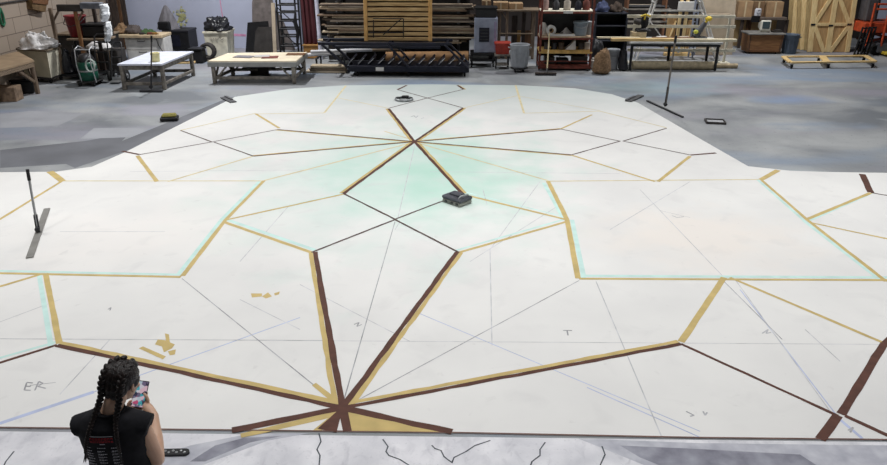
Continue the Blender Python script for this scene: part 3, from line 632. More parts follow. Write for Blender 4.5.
# pieces on the floor between the tables
q = at(205, 63); t = thing('cable_coil', 'thick grey coil lying by the white bin', 'coil', (q.x, q.y+.3, 0))
b = MB(); 
for k in range(4): b.tube([(q.x+(.28-.01*k)*math.cos(a/24*6.2832), q.y+.35+.1*k*0+(.04+.02*k), .32+(.28-.01*k)*math.sin(a/24*6.2832)) if False else (q.x+(.2)*math.cos(a/24*6.2832), q.y+.3+.05*k, .3+.2*math.sin(a/24*6.2832)) for a in range(25)], .05, 8, cap=False)
b.build('coil', mat('coil_grey', (66,62,60), .7, .3, 8), t)
b = MB(); b.box((q.x, q.y+.38, .04), (.5,.3,.07)); b.build('stand', dgrey, t)
q = at(196, 64); b = MB(); b.box((q.x, q.y+.25, .2), (.38,.4,.38), None, .03); b.box((q.x, q.y+.25, .42), (.42,.44,.05), None, .01); solo(b, 'black_box', black, 'small black box on the floor next to the grey coil', 'box')
x1, x2, Y, z1 = ext(206, 229, 62, 32); Y += .7; x1, x2, z1 = Q(206, 55, Y).x, Q(229, 55, Y).x, Q(217, 32, Y).z
t = thing('waste_bin', 'square off-white bin topped with a black garbage bag against the lavender wall', 'bin', ((x1+x2)/2, Y+.35, 0))
b = MB(); cx = (x1+x2)/2; w_ = x2-x1
b.add([(cx-w_*.44,Y+.05,.02),(cx+w_*.44,Y+.05,.02),(cx+w_*.44,Y+.7,.02),(cx-w_*.44,Y+.7,.02),(x1,Y,z1),(x2,Y,z1),(x2,Y+.75,z1),(x1,Y+.75,z1)], [[0,1,2,3],[4,5,6,7],[0,1,5,4],[1,2,6,5],[2,3,7,6],[3,0,4,7]]); b.box((cx, Y+.37, .02), (w_*.86,.6,.04)); b.build('body', cream, t)
b = MB(); b.box((cx, Y+.37, z1-.02), (w_+.05, .8, .06)); b.build('rim', cream, t)
b = MB()
for k in (-.15, 0, .15): b.tube([(cx+k, Y-.005, z1-.18), (cx+k+.05, Y-.01, z1-.24), (cx+k+.1, Y-.005, z1-.18)], .008, 6)
b.build('emblem', grey_leg, t)
b = MB(); b.heap((cx, Y+.36, z1+.012), (w_*.6, .42, .40), 31, .4, 3.6, 56, 30); solo(b, 'garbage_bag', blackbag, 'shiny black garbage bag slumped on top of the square off-white bin', 'bag')

# ------------------------------------------------------------------ low tables
def low_table(name, label, fl, fr, brr, bl, zt, m_top, th, m_leg, apron, braces, shelf):
    P = [at(*q, zt) for q in (fl, fr, brr, bl)]; c = sum((p.xy.to_3d() for p in P), V())/4
    t = thing(name, label, 'table', c); b = MB(); b.slab(P, (0,0,-th)); b.build('top', m_top, t)
    ins = [p+(V((c.x, c.y, p.z))-p)*.09 for p in P]; b = MB()
    for i in range(4): a, bb = ins[i], ins[(i+1) % 4]; b.bar(a+V((0,0,-th-apron/2)), bb+V((0,0,-th-apron/2)), .035, apron)
    b.build('apron', m_leg, t)
    for p in ins: b = MB(); b.bar((p.x, p.y, zt-th), (p.x, p.y, 0), .1, .09, (1,0,0)); b.build('leg', m_leg, t)
    if braces:
        for i in range(4):
            for j in ((i+1) % 4, (i-1) % 4):
                d = (ins[j]-ins[i]).normalized(); p = ins[i]; b = MB(); b.bar(p+d*.38+V((0,0,-th-apron*.6)), V((p.x, p.y, zt-.5))+d*.03, .05, .045, (0,0,1)); b.build('brace', m_leg, t)
    b = MB()
    for i in range(4): a, bb = ins[i], ins[(i+1) % 4]; b.bar((a.x, a.y, .15), (bb.x, bb.y, .15), .05, .08)
    b.build('stretcher', m_leg, t)
    if shelf: b = MB(); b.slab([(p.x, p.y, .2) for p in ins], (0,0,.02)); b.build('shelf', shelf, t)
    return t, P
wt = mat('blue_white_top', (226,230,244), .5, .08, 4)
t1, P1 = low_table('low_table', 'low table with a bluish white top, a yellow cup on it', (117,64), (161.5,64), (193.5,51.2), (151,51.5),   .66, wt, .04, grey_leg, .12, False, None)
q = at(156, 61.5, .66); b = MB(); b.lathe([(.01,0),(.09,0),(.1,.01),(.115,.2),(.12,.21),(.115,.22),(.1,.2),(.085,.02),(.01,.02)], (q.x, q.y, .662), 20); solo(b, 'paint_cup', mat('cup_yellow', (226,216,160), .5), 'pale yellow paint cup on the bluish white low table', 'cup')
for px, pt_ in ((176, 'rust-red scrap timber on the floor under the white low table'), (181, 'pale scrap board under the white low table')):
    q = at(px, 71); board('scrap_board', pt_, 'board', (q.x-.4, q.y, .23), (q.x+.4, q.y+.1, .23), .2, .05, rust if px == 176 else pine_x)
t2, P2 = low_table('low_table', 'long low work table with a pine top and grey painted edge', (207.5,61), (296,61), (307,52), (228,53), .60, mat('pine_table_top', (228,214,188), .6, .1, 2), .03, grey_leg, .13, True, None)
# grey painted edge of that table
b = MB()
for i in range(4): a, bb = P2[i], P2[(i+1) % 4]; b.bar(a+V((0,0,-.09)), bb+V((0,0,-.09)), .035, .12)
b.build('edge_band', mat('grey_band', (150,150,148), .6, .12, 5), t2)
for px, py, w_, c_, lb in ((244,57,.5,greycloth,'grey paper pattern'), (270,57.5,.42,rust,'rust-brown board offcut'), (296,54.5,.5,brownwood,'brown board offcut'), (262,56.5,.4,mat('light_paper',(190,186,184),.8),'pale paper sheet')):
    q = at(px, py, .6); b = MB(); b.box((q.x, q.y, .61+(.004 if px == 262 else .0)), (w_, .32, .016), Matrix.Rotation(rnd(-.3,.3), 3, 'Z')); solo(b, 'flat_offcut', c_, lb+' lying on the long low pine table', 'offcut')
q = at(258, 76); b = MB(); b.box((q.x, q.y+.2, .207), (.9,.3,.03), Matrix.Rotation(.1,3,'Z')); b.box((q.x, q.y+.2, .105), (.5,.12,.19)); b.box((q.x,q.y+.2,.01),(.6,.2,.02)); solo(b, 'sheet_stand', dgrey, 'dark sheet on a stub under the long low pine table', 'stand')

# ------------------------------------------------------------------ lining sticks and floor tools
def pole_tool(name, label, base, top, blade, bw, bt, m_pole, m_blade, r=.014, knuckle=True, cat='straightedge', rr=None, mpole2=None, split=None):
    t = thing(name, label, cat, base.xy.to_3d())
    b = MB(); b.bar(blade[0], blade[1], bw, bt); b.build('blade', m_blade, t)
    mid = (blade[0]+blade[1])/2
    if knuckle:
        b = MB(); d = (blade[1]-blade[0]).normalized(); b.bar(base+V((0,0,bt)), base+(top-base)*.3+V((0,0,0)), .05, .03, d); b.lathe([(.012,-.04),(.032,-.04),(.032,.04),(.012,.04)], base+V((0,0,bt+.05)), 14, (d.x, d.y, 0)); b.build('bracket', dsteel, t)
    b = MB(); b.tube([base+V((0,0,bt)), top], r, 10); b.build('handle', m_pole, t)
    b = MB(); b.tube([top-(top-base).normalized()*.14, top+(top-base).normalized()*.01], r*1.35, 10); b.build('grip', black, t)
    return t
# left: flat metal straightedge with a stick
zb = CZ+.004
b0 = at(29.5, 257.5, zb+.008); b1 = at(47, 208.5, zb+.008); base = at(38.5, 233, zb); Yp = base.y
top = Q(27.5, 170, Yp+.12)
pole_tool('lining_stick', 'grey metal straightedge with an upright handle standing on the left of the white floor cloth', base, top, (b0, b1), .085, .012, steel, mat('grey_blade', (148,146,142), .5, .12, 5, metal=.3), .016)
# right one, by the cloth edge
b0 = at(647, 100.6, .02); b1 = at(683, 117, .02); base = at(665, 107.5, .012); top = Q(676, 36, base.y-.05)
pole_tool('lining_stick', 'straightedge with a tall thin handle at the far right edge of the white cloth', base, top, (b0, b1), .05, .025, mat('pole_grey', (112,106,100), .5, .2, 6), dsteel, .022)
# by the white low table
b0 = at(140, 91, .03); b1 = at(162.5, 91, .03); base = at(151.5, 91, .03); top = Q(151.5, 36, base.y)
pole_tool('floor_broom', 'dark push broom with a thin upright handle in front of the white low table', base, top, (b0, b1), .09, .055, mat('pole_dark', (74,70,72), .5), mat('broom_head', (52,52,56), .8), .018, True, 'broom')

# dark round coil of tape on the far cloth
q = at(404, 100, CZ+.004); t = thing('stencil_ring', 'metal ring with a cross bar lying far back on the white floor cloth', 'ring', (q.x, q.y, CZ))
b = MB(); b.lathe([(.16,0),(.22,0),(.225,.02),(.21,.05),(.17,.05),(.16,.04),(.16,0)], (q.x, q.y, CZ+.004), 28, cap=False); b.build('ring', mat('ring_grey', (158,162,164), .4, .2, 9, metal=.4), t)
b = MB(); b.box((q.x, q.y, CZ+.055), (.4, .06, .03)); b.box((q.x+.03, q.y, CZ+.08), (.16, .12, .05)); b.build('cross_bar', black, t)
# grey box tool in the middle
q = at(457, 204, CZ); R = Matrix.Rotation(-.52, 3, 'Z')
t = thing('tape_machine', 'grey and black boxy hand tool resting in the middle of the white floor cloth', 'tool', (q.x, q.y, CZ)); zb = CZ+.004
ex = (at(463,208)-at(442,201)); ang = math.atan2(ex.y, ex.x); R = Matrix.Rotation(ang, 3, 'Z')
cc = V((q.x, q.y+.06, 0))
b = MB(); b.box(cc+V((0,0,zb+.03)), (.36,.27,.06), R, .012); b.build('base', mat('tool_grey', (146,146,138), .5), t)
b = MB(); b.box(cc+V((0,0,zb+.085)), (.38,.28,.05), R, .015); b.box(cc+R @ V((-.03,.03,zb+.12)), (.2,.14,.03), R, .01); b.build('lid', mat('tool_dark', (74,76,84), .5, .25, 12), t)
b = MB(); b.tube([cc+R @ V((.12,-.1,zb+.11)), cc+R @ V((.14,-.08,zb+.15)), cc+R @ V((.16,.06,zb+.15)), cc+R @ V((.15,.09,zb+.11))], .012, 8); b.build('handle', steel, t)
for k in (-.1, .02, .12): b = MB(); b.box(cc+R @ V((k,-.137,zb+.035)), (.05,.01,.03), R); b.build('latch', dsteel, t)
# yellow sponge block on a black tray at left
q = at(168, 121.5); t = thing('sponge_tray', 'small black tray with a yellow sponge on the grey floor at the left', 'tray', (q.x, q.y, 0))
b = MB(); b.box((q.x, q.y+.1, .05), (.36,.26,.07), Matrix.Rotation(.25,3,'Z'), .015); b.box((q.x,q.y+.1,.012),(.3,.2,.024),Matrix.Rotation(.25,3,'Z')); b.build('tray', black, t)
b = MB(); b.box((q.x, q.y+.1, .11), (.3,.2,.07), Matrix.Rotation(.25,3,'Z'), .03); b.build('sponge', mat('sponge', (150,142,78), .95, .25, 20, bump=.4), t)
# folded dark strips at the cloth corners
for (a, b_, lb) in (((223.5,97.5),(233.5,102.5),'short dark strip at the far left corner of the white floor cloth'), ((628,101.5),(641,95.5),'dark folded strip at the far right corner of the white floor cloth')):
    p0, p1 = at(*a, .012), at(*b_, .012); mm = MB(); mm.bar(p0+V((0,0,.01)), p1+V((0,0,.01)), .16, .02); d = (p1-p0).normalized(); n = V((-d.y,d.x,0)); mm.bar(p0+n*.05+V((0,0,.03)), (p0+p1*2)/3+n*.05+V((0,0,.03)), .06, .02); solo(mm, 'metal_strip', mat('strip_grey', (84,84,86), .5, .3, 9), lb, 'strip')
# open tray at right
q = at(717, 124); R = Matrix.Rotation(-.15, 3, 'Z'); t = thing('paint_tray', 'shallow dark-rimmed paint tray on the grey floor at the right', 'tray', (q.x, q.y, 0)); cc = V((q.x, q.y+.13, 0))
b = MB(); b.box(cc+V((0,0,.012)), (.36,.3,.02), R); b.build('pan', mat('tray_pan', (176,178,182), .5), t)
b = MB()
for dx, dy, sx, sy in ((0,.15,.4,.03),(0,-.15,.4,.03),(.185,0,.03,.3),(-.185,0,.03,.3)): b.box(cc+R @ V((dx,dy,.024)), (sx,sy,.045), R)
b.build('rim', dgrey, t)
# ================================================================== back centre
def panel(name, label, poly, Y, lean, m, cat='panel', th=.03, zbase=0, group=None):
    """flat sheet standing on the floor at depth Y; poly in pixels, leaning back by 'lean' metres per metre of height"""
    pts = []
    for px, py in poly:
        p = Q(px, py, Y)
        for _ in range(3): p = Q(px, py, Y+max(0, p.z)*lean)
        p.z = max(p.z, zbase); pts.append(p)
    b = MB(); b.slab(pts, (0, th, 0)); return solo(b, name, m, label, cat, group)
Yw = YB-.95
panel('leaning_sheet', 'black sheet with a square corner leaning left of the tall grey rounded sheet', [(247.5,22.5),(268,21),(272,57),(246,57)], Yw+.12, .1, black)
panel('leaning_sheet', 'tall grey sheet with a rounded top leaning on the lavender wall', [(252,2),(254,-6),(262,-9),(270,-7),(273,2),(274,57),(253,57)], Yw+.36, .12, gpanel)
panel('leaning_sheet', 'dark brown short sheet leaning in front of the tall grey rounded sheet', [(255.5,31),(258,27),(271,27),(274,57),(254,57)], Yw, .1, dgrey)
panel('leaning_sheet', 'narrow pale-edged sheet leaning beside the black metal ladder rack', [(271,3),(274.5,3),(277,57),(273.5,57)], Yw-.1, .08, bpanel, 'panel', .06)
panel('leaning_sheet', 'slanted grey sheet behind the black metal ladder rack', [(277,12),(282,18),(296,57),(276,57)], YB-.36, .03, gpanel)
# black ladder rack
Y = YB-1.5; t = thing('ladder_rack', 'black metal rack like a wide ladder standing left of the maroon cloth rolls', 'rack', (Q(289, 52, Y).x, Y+.2, 0))
xs = [Q(280, 45, Y).x, Q(298, 45, Y).x]; zt = Q(290, -8, Y).z+.3
for x in xs:
    for dy in (0, .45):
        b = MB(); b.tube([(x, Y+dy, .0), (x, Y+dy, zt)], .028, 8); b.build('post', black, t)
for py in (5, 12.5, 21, 29, 36.5, 46):
    z = Q(289, py, Y).z
    for dy in (0, .45): b = MB(); b.tube([(xs[0], Y+dy, z), (xs[1], Y+dy, z)], .026, 8); b.build('rung', black, t)
for z0, z1 in ((.3, .85), (.95, 1.5)):
    b = MB(); b.tube([(xs[0], Y-.01, z1), (xs[1], Y-.01, z0)], .016, 6); b.build('brace', black, t)
b = MB(); q = Q(295.5, 12, Y-.08); b.tube([(q.x, Y-.09, q.z), (q.x-.03, Y-.12, q.z-.3), (q.x+.04, Y-.1, q.z-.62), (q.x-.02, Y-.1, q.z-.95)], lambda u: .03+.04*math.sin(math.pi*u), 10); b.tube([(q.x, Y-.09, q.z-.02), (q.x, Y-.0, q.z+.1)], .012, 6)
solo(b, 'hanging_strap', black, 'black bundle of straps hanging on the front of the black ladder rack', 'straps')
# maroon rolls on a yellow base, white tube
Y = YB-2.0
q0, q1 = Q(304, 44, Y), Q(317, 44, Y); zb = Q(310, 44.5, Y).z
b = MB(); b.box(((q0.x+q1.x)/2, Y+.2, zb/2), (q1.x-q0.x+.04, .5, zb-.02)); b.box(((q0.x+q1.x)/2, Y+.2, zb-.02), (q1.x-q0.x+.1, .56, .04)); 
solo(b, 'timber_block', mat('ochre_wood', (168,124,70), .7, .2, 5), 'ochre timber block under the maroon cloth rolls', 'block')
for k, (px, r) in enumerate(((305.8, .066), (310.2, .07), (314.6, .066))):
    b = MB(); qb = Q(px, 44, Y); qt = Q(px-1, -8, Y+.1); n = 24; vs = []
    for j, z in enumerate([0, .02, .5, 1.0, 1.5, 1.9, 1.92]):
        for i in range(n):
            a = 2*math.pi*i/n; rr = r*(1+.12*math.cos(a*5+k))*(.9 if j in (0, 6) else 1); vs.append((qb.x-.02*z+rr*math.cos(a), Y+.1+.08*k*0+rr*math.sin(a), zb+.002+z))
    b.add(vs, [[j*n+i, j*n+(i+1) % n, (j+1)*n+(i+1) % n, (j+1)*n+i] for j in range(6) for i in range(n)]+[list(range(n)), list(range(6*n, 7*n))], True)
    solo(b, 'cloth_roll', maroon, ['maroon cloth roll standing on the ochre block, nearest the black ladder rack', 'maroon cloth roll in the middle of the three on the ochre block', 'maroon cloth roll on the ochre block, nearest the white tube'][k], 'cloth roll', 'maroon cloth rolls')
b = MB(); qb = Q(320.5, 45, Y-.1); b.tube([(qb.x, Y-.15, .0), (qb.x-.08, Y+.05, 2.35)], .06, 14); solo(b, 'white_tube', mat('lavender_white', (206,206,222), .5), 'white tube standing upright at the left end of the lumber rack', 'tube')

# ------------------------------------------------------------------ lumber rack with its boards
YL = depth(400, 77)+1.75
t = thing('lumber_rack', 'dark steel rack holding long weathered boards behind the slatted pine panel', 'rack', (Q(400, 60, YL).x, YL+.4, 0))
b = MB(); xl, xr = Q(320, 40, YL).x, Q(478, 40, YL).x
b.box(((xl+xr)/2-.1, YL+.95, 1.2), (xr-xl-.3, .03, 2.4)); b.build('back_panel', mat('rack_shade', (40,36,34), .9, .2, 4), t)  # dark sheet added to stand in for the shadow behind the boards
levels = [Q(400, p, YL).z for p in (43.5, 33.5, 22.5, 11.5, 1.5)]
for px in (338, 400, 458):
    x = Q(px, 40, YL).x; b = MB(); b.box((x, YL+.9, 1.3), (.09, .06, 2.6)); b.build('upright', dsteel, t)
    for z in levels: b = MB(); b.box((x, YL+.45, z-.025), (.05, .88, .045)); b.build('arm', dsteel, t)
starts = [322, 331, 335, 330, 324, 333, 327, 322, 330, 326, 334, 319, 325, 322, 329]; ends = [470, 468, 463, 481, 479, 474, 480, 477, 475, 477, 471, 479, 474, 470, 476]
lv = ['lowest level', 'second level', 'third level', 'highest level']
k = 0
for li in range(4):
    z = levels[li]; gap = levels[li+1]-levels[li]-.05; n = 4; h = gap/(n+.8)
    for j in range(n):
        for row, (y0, dep) in enumerate(((YL+.0, .28), (YL+.34, .28))):
            x1 = Q(starts[k % 15]+rnd(-3, 6)-row*rnd(1, 6), 40, YL).x; x2 = Q(ends[k % 15]+rnd(-10, 2)+row*rnd(3, 12), 40, YL).x
            hh = h*rnd(.55, .98) if j == n-1 else h-.003
            b = MB(); b.box(((x1+x2)/2, y0+dep/2+rnd(-.01, .01), z+hh/2+.001), (x2-x1, dep-.03, hh-.003), Matrix.Rotation(rnd(-.0015,.0015), 3, 'Z'), .006)
            tag(b.build('lumber_board', lumber[(k*3+row*2+j) % 5]), 'long weathered board in the lumber rack, %s, %s, %s' % (lv[li], ['bottom one', 'second up', 'third up', 'top one'][j], ['front row', 'behind the front row'][row]), 'board', 'boards in the lumber rack')
        z += h; k += 1
# loose lengths under it
pipe_w = mat('white_pipe', (204,204,208), .45, .12, 6)
for (a, c_, r, m_, nm, lb, cat, yo) in (((311,51.8),(372,49.5),.05,pipe_w,'pipe','white pipe lying behind the navy metal cart, upper of two','pipe',.0), ((303,55),(346,52.5),.05,pipe_w,'pipe','white pipe lying behind the navy metal cart, lower of two','pipe',.0),
                                ((372,50),(398,49.2),.045,greywood_x,'round_pole','grey wooden pole lying right of the white pipes','pole',.1), ((386,57),(468,56.3),.15,browntube,'cardboard_tube','fat brown cardboard tube lying behind the navy metal cart','tube',.35)):
    Yp = YL-.62+yo; p, q = Q(*a, Yp), Q(*c_, Yp); b = MB(); b.tube([p, q], r, 16)
    if r > .1: b.lathe([(r*.8,-.01),(r*.99,-.01),(r*.99,.012),(r*.8,.012)], q, 16, (1,0,0), cap=False)
    solo(b, nm, m_, lb, cat)
tr = thing('pipe_trestle', 'low dark trestle carrying the white pipes and brown tube behind the navy metal cart', 'trestle', (Q(385, 60, YL-.5).x, YL-.4, 0))
zp_ = Q(385, 49.6, YL-.52).z-.045
for px in (375, 394): q = Q(px, 55, YL-.52); b = MB(); b.box((q.x, YL-.52, (zp_-.002)/2), (.05,.07,zp_-.002)); b.build('leg', dsteel, tr)
zt_ = min(Q(386,57,YL-.27).z, Q(468,56.3,YL-.27).z)-.155
for px in (318, 342, 402, 440, 462):
    q = Q(px, 60, YL-.55); zz = {318:Q(318,55.8,YL-.62).z-.03, 342:Q(342,53.9,YL-.62).z-.03, 402:zt_, 440:zt_, 462:zt_}[px]
    b = MB(); b.box((q.x, YL-.45, zz-.03), (.06, .7, .05)); b.build('crosspiece', dsteel, tr)
    for dy in (-.32, .3): b = MB(); b.box((q.x, YL-.45+dy, (zz-.05)/2), (.05, .05, zz-.05)); b.build('leg', dsteel, tr)
for k, (p1, p2, pb, m_) in enumerate(((306,346,72.5,bpanel), (309,346,69.5,greywood_x), (310,345,66,lumber[2]))):
    Yp = YL-1.3; a, c_ = Q(p1, pb, Yp), Q(p2, pb, Yp); zz = .01+.07*k
    b = MB(); b.box(((a.x+c_.x)/2, YL-1.13, zz+.03), (c_.x-a.x, .34, .06)); solo(b, 'low_plank', m_, ['beige plank lowest in the pile left of the navy metal cart', 'grey-brown plank in the middle of the pile left of the navy metal cart', 'pale plank topmost in the pile left of the navy metal cart'][k], 'plank', 'planks left of the navy cart')

# ------------------------------------------------------------------ navy metal cart with leaning arms
Y = depth(410, 77); t = thing('folding_cart', 'long navy metal cart with leaning arms and a row of slanted vanes', 'cart', (Q(408, 77, Y).x, Y+.4, 0))
xb0, xb1 = Q(348, 72, Y).x, Q(469, 75, Y).x; zt = Q(385, 44.5, Y).z; zm = Q(408, 66, Y).z; zl = Q(408, 75, Y).z
b = MB(); b.box(((xb0+xb1)/2, Y+.42, (zm+.13)/2), (xb1-xb0, .84, zm-.13)); b.build('base_box', navy, t)
for py, dy in ((43.8, 0), (43.8, .75), (47, .2)):
    z = Q(385, py, Y).z if py < 45 else zt-.1; b = MB(); xa, xc = Q(318 if py < 45 else 334, py, Y).x, Q(452 if py < 45 else 440, py, Y).x
    b.bar((xa, Y+dy, z), (xc, Y+dy, z), .07, .08); b.build('top_rail', navy, t)
for px in (324, 388, 447):
    x = Q(px, 44, Y).x; b = MB(); b.bar((x, Y, zt), (x, Y+.75, zt), .06, .06); b.build('cross_rail', navy, t)
for pa, pb in (((322,45),(348.5,71)), ((388,46),(410,68)), ((445,44.5),(468.5,75))):
    for dy in (-.045, .8):
        p, q = Q(*pa, Y), Q(*pb, Y); b = MB(); b.bar((p.x, Y+dy, zt-.0), (q.x, Y+dy, .25), .05, .1, (0,1,0)); b.build('arm', navy, t)
for pa, pb in (((334,47),(353,66)),):
    p, q = Q(*pa, Y), Q(*pb, Y); b = MB(); b.bar((p.x, Y+.28, zt-.1), (q.x, Y+.28, zm-.03), .05, .09, (0,1,0)); b.build('arm', navy, t)
for k in range(12):
    px = 345.5+k*10.1; p, q = Q(px, 66.5, Y), Q(px+6.5, 59.5, Y); b = MB(); b.bar((p.x+.07, Y+.06, zm+.05), (q.x+.05, Y+.06, zm+.2), .03, .012, (-1,0,1)); b.build('vane_edge', steel, t)
    b = MB(); b.bar((p.x+.0, Y+.40, zm-.02), (q.x+.03, Y+.40, zm+.2), .66, .05, (-1,0,1)); b.build('vane', navy, t)
b = MB(); b.box((Q(380, 75, Y).x, Y-.008, .21), (.22, .012, .1)); b.build('tag', white_pt, t)
for x in (xb0+.25, (xb0+xb1)/2, xb1-.12):
    for dy in (.1, .72): caster(t, x, Y+dy, .055)
ycart = Y
# slatted pine panel standing on that cart
Yp = Y+.30; t = thing('slatted_panel', 'pine panel of horizontal slats between two stiles, standing on the navy metal cart', 'panel', (Q(398, 38, Yp).x, Yp, zt+.045))
zb = zt+.045; x0, x1 = Q(363.5, 20, Yp).x, Q(432, 20, Yp).x; ztop = Q(400, -12, Yp).z+.25
ln = .12
for x in (x0+.05, x1-.05):
    b = MB(); b.bar((x, Yp, zb+.002), (x, Yp+(ztop-zb)*ln, ztop), .1, .05, (0,1,0)); b.build('stile', mat('stile_pine', (206,164,104), .7, .2, 4, stretch=(9,9,.8), c2=(176,132,78)), t)
slat = woodm('slat_pine', (206,174,124), (166,132,88), 0)
z = zb+.06
while z < ztop-.05:
    y = Yp+.035+(z-zb)*ln; b = MB(); b.box(((x0+x1)/2, y, z), (x1-x0-.02, .035, .088)); b.build('slat', slat, t); z += .128
b = MB(); b.slab([(x0+.05, Yp+.09, zb+.03), (x1-.05, Yp+.09, zb+.03), (x1-.05, Yp+.09+(ztop-zb)*ln, ztop-.05), (x0+.05, Yp+.09+(ztop-zb)*ln, ztop-.05)], (0,.012,0)); b.build('backing', mat('panel_back', (70,56,44), .9), t)
Yf = Yp-.04; t = thing('wire_frame', 'thin black metal frame with a diagonal, standing in front of the slatted pine panel', 'frame', (Q(388, 38, Yf).x, Yf, zb))
def fp(px, py): return Q(px, py, Yf)
zf = zb+.012
L_ = [((373,18.5),(403.5,18.5)), ((403.5,18.5),(403.5,37.6)), ((373.5,20),(373.5,37.6)), ((383,35),(401,19)), ((368,32.7),(404,32.7))]
for (a, c_) in L_:
    p, q = fp(*a), fp(*c_); p.z = max(p.z, zf); q.z = max(q.z, zf); b = MB(); b.tube([p, q], .014, 6); b.build('rod', black, t)

# ------------------------------------------------------------------ machine, red bin, shelf of boxes
Y = depth(483, 67.5); x0, x1 = Q(470, 62, Y).x, Q(495, 62, Y).x; zt = Q(483, 53, Y).z
t = thing('flat_trolley', 'low black trolley under the pale blue machine cabinet', 'trolley', ((x0+x1)/2, Y+.35, 0))
for z in (zt-.04, .2): b = MB(); b.box(((x0+x1)/2, Y+.35, z), (x1-x0, .7, .06)); b.build('deck', black, t)
for x in (x0+.05, x1-.05):
    for dy in (.05, .65): b = MB(); b.box((x, Y+dy, (zt+.1)/2), (.06,.06,zt-.12)); b.build('post', dsteel, t); caster(t, x, Y+dy, .05)
b = MB(); b.box(((x0+x1)/2-.06, Y+.35, .31), (x1-x0-.24, .5, .15)); solo(b, 'grey_tote', mat('grey_tote', (120,120,120), .6), 'grey box on the lower deck of the low black trolley', 'box')
x0, x1 = Q(474, 48, Y+.05).x, Q(497, 48, Y+.05).x; z0 = zt-.008; z1 = Q(485, 18, Y+.05).z
t = thing('machine_cabinet', 'pale blue metal machine cabinet with a dark louvred vent', 'cabinet', ((x0+x1)/2, Y+.35, z0))
b = MB(); b.box(((x0+x1)/2, Y+.36, (z0+z1)/2), (x1-x0, .6, z1-z0), None, .02); b.build('body', bluesteel, t)
v0, v1 = Q(479, 42, Y), Q(489.5, 28, Y); b = MB(); b.box(((v0.x+v1.x)/2, Y+.05, (v0.z+v1.z)/2), (v1.x-v0.x, .03, v1.z-v0.z)); f = b.build('vent', navy, t)
for k in range(4): b = MB(); b.box(((v0.x+v1.x)/2, Y+.03, v0.z+(v1.z-v0.z)*(k+.7)/4.4), (v1.x-v0.x-.05, .012, .025)); b.build('louvre', dsteel, f)
b = MB(); b.box((x1-.07, Y+.045, (z0+z1)/2), (.05, .02, (z1-z0)*.8)); b.build('seam_strip', mat('lilac_metal', (150,140,170), .5), t)
b = MB(); b.box(((x0+x1)/2, Y+.36, z1+.13), (x1-x0-.06, .55, .25), None, .02); b.box(((x0+x1)/2, Y+.36, z1+.27), (x1-x0-.02, .58, .04)); solo(b, 'black_case', black, 'black case on top of the pale blue machine cabinet', 'case')
Y = depth(502, 69.5); x0, x1 = Q(495, 55, Y).x, Q(510, 55, Y).x; zs = Q(502, 54.5, Y).z; z1 = Q(502, 43.5, Y).z
t = thing('stool', 'small grey stand carrying the red plastic bin beside the grey trash can', 'stand', ((x0+x1)/2, Y+.2, 0))
b = MB(); b.box(((x0+x1)/2, Y+.22, zs-.03), (x1-x0+.02, .46, .05)); b.build('top', grey_leg, t)
for x in (x0+.04, x1-.04):
    for dy in (.04, .4): b = MB(); b.box((x, Y+dy, (zs-.05)/2), (.04,.04,zs-.05)); b.build('leg', dsteel, t)
b = MB(); b.box(((x0+x1)/2, Y+.22, .12), (x1-x0-.02, .4, .03)); b.build('shelf', grey_leg, t)
t = thing('red_bin', 'red plastic bin on the small grey stand beside the grey trash can', 'bin', ((x0+x1)/2, Y+.22, zs))
b = MB(); cx = (x0+x1)/2; hw = (x1-x0)/2; zc = z1
b.add([(cx-hw*.85,Y+.05,zs),(cx+hw*.85,Y+.05,zs),(cx+hw*.85,Y+.4,zs),(cx-hw*.85,Y+.4,zs),(cx-hw,Y+.0,zc),(cx+hw,Y,zc),(cx+hw,Y+.44,zc),(cx-hw,Y+.44,zc)], [[0,1,2,3],[4,5,6,7],[0,1,5,4],[1,2,6,5],[2,3,7,6],[3,0,4,7]]); b.build('body', redm, t)
b = MB(); b.box((cx, Y+.22, zc-.01), (hw*2+.04, .47, .04)); b.build('rim', redm, t)
q = at(519.5, 73.5); rr = (Q(530.5, 44, q.y+.3).x-Q(509.5, 44, q.y+.3).x)/2-.02
rim_can('trash_can', 'light grey ribbed trash can on a black dolly beside the red bin', q.x, q.y+.28, rr, Q(520, 44, q.y+.28).z, grey_can)

Y = depth(517, 62)+.55; t = thing('storage_shelf', 'weathered timber shelf unit with boxes on top, behind the grey trash can', 'shelf', (Q(517, 50, Y).x, Y+.3, 0))
zt = Q(517, 9.5, Y).z; xs = [Q(499, 40, Y).x, Q(506.5, 40, Y).x, Q(533, 40, Y).x]
for x in (xs[0], xs[2]):
    for dy in (0, .6): b = MB(); b.box((x, Y+dy, (zt-.06)/2), (.09,.08,zt-.06)); b.build('post', greywood_z, t)
b = MB(); b.box((xs[1], Y-.0, (zt-.06)/2), (.08, .07, zt-.06)); b.build('post', greywood_z, t)
b = MB(); b.bar((xs[1], Y-.01, zt-.3), (xs[1]-.18, Y-.01, zt-.06), .04, .05, (0,1,0)); b.build('brace', greywood_z, t)
x0, x1 = Q(481, 10, Y).x, Q(540, 10, Y).x; b = MB(); b.box(((x0+x1)/2, Y+.3, zt-.03), (x1-x0, .75, .06)); b.build('top_shelf', greywood_x, t)
z = Q(517, 33.5, Y).z; b = MB(); b.box(((xs[0]+xs[2])/2, Y-.02, z), (xs[2]-xs[0], .05, .04)); b.build('rail', greywood_x, t)
b = MB(); b.box(((xs[0]+xs[2])/2, Y+.3, .3), (xs[2]-xs[0], .6, .05)); b.build('low_shelf', greywood_x, t)
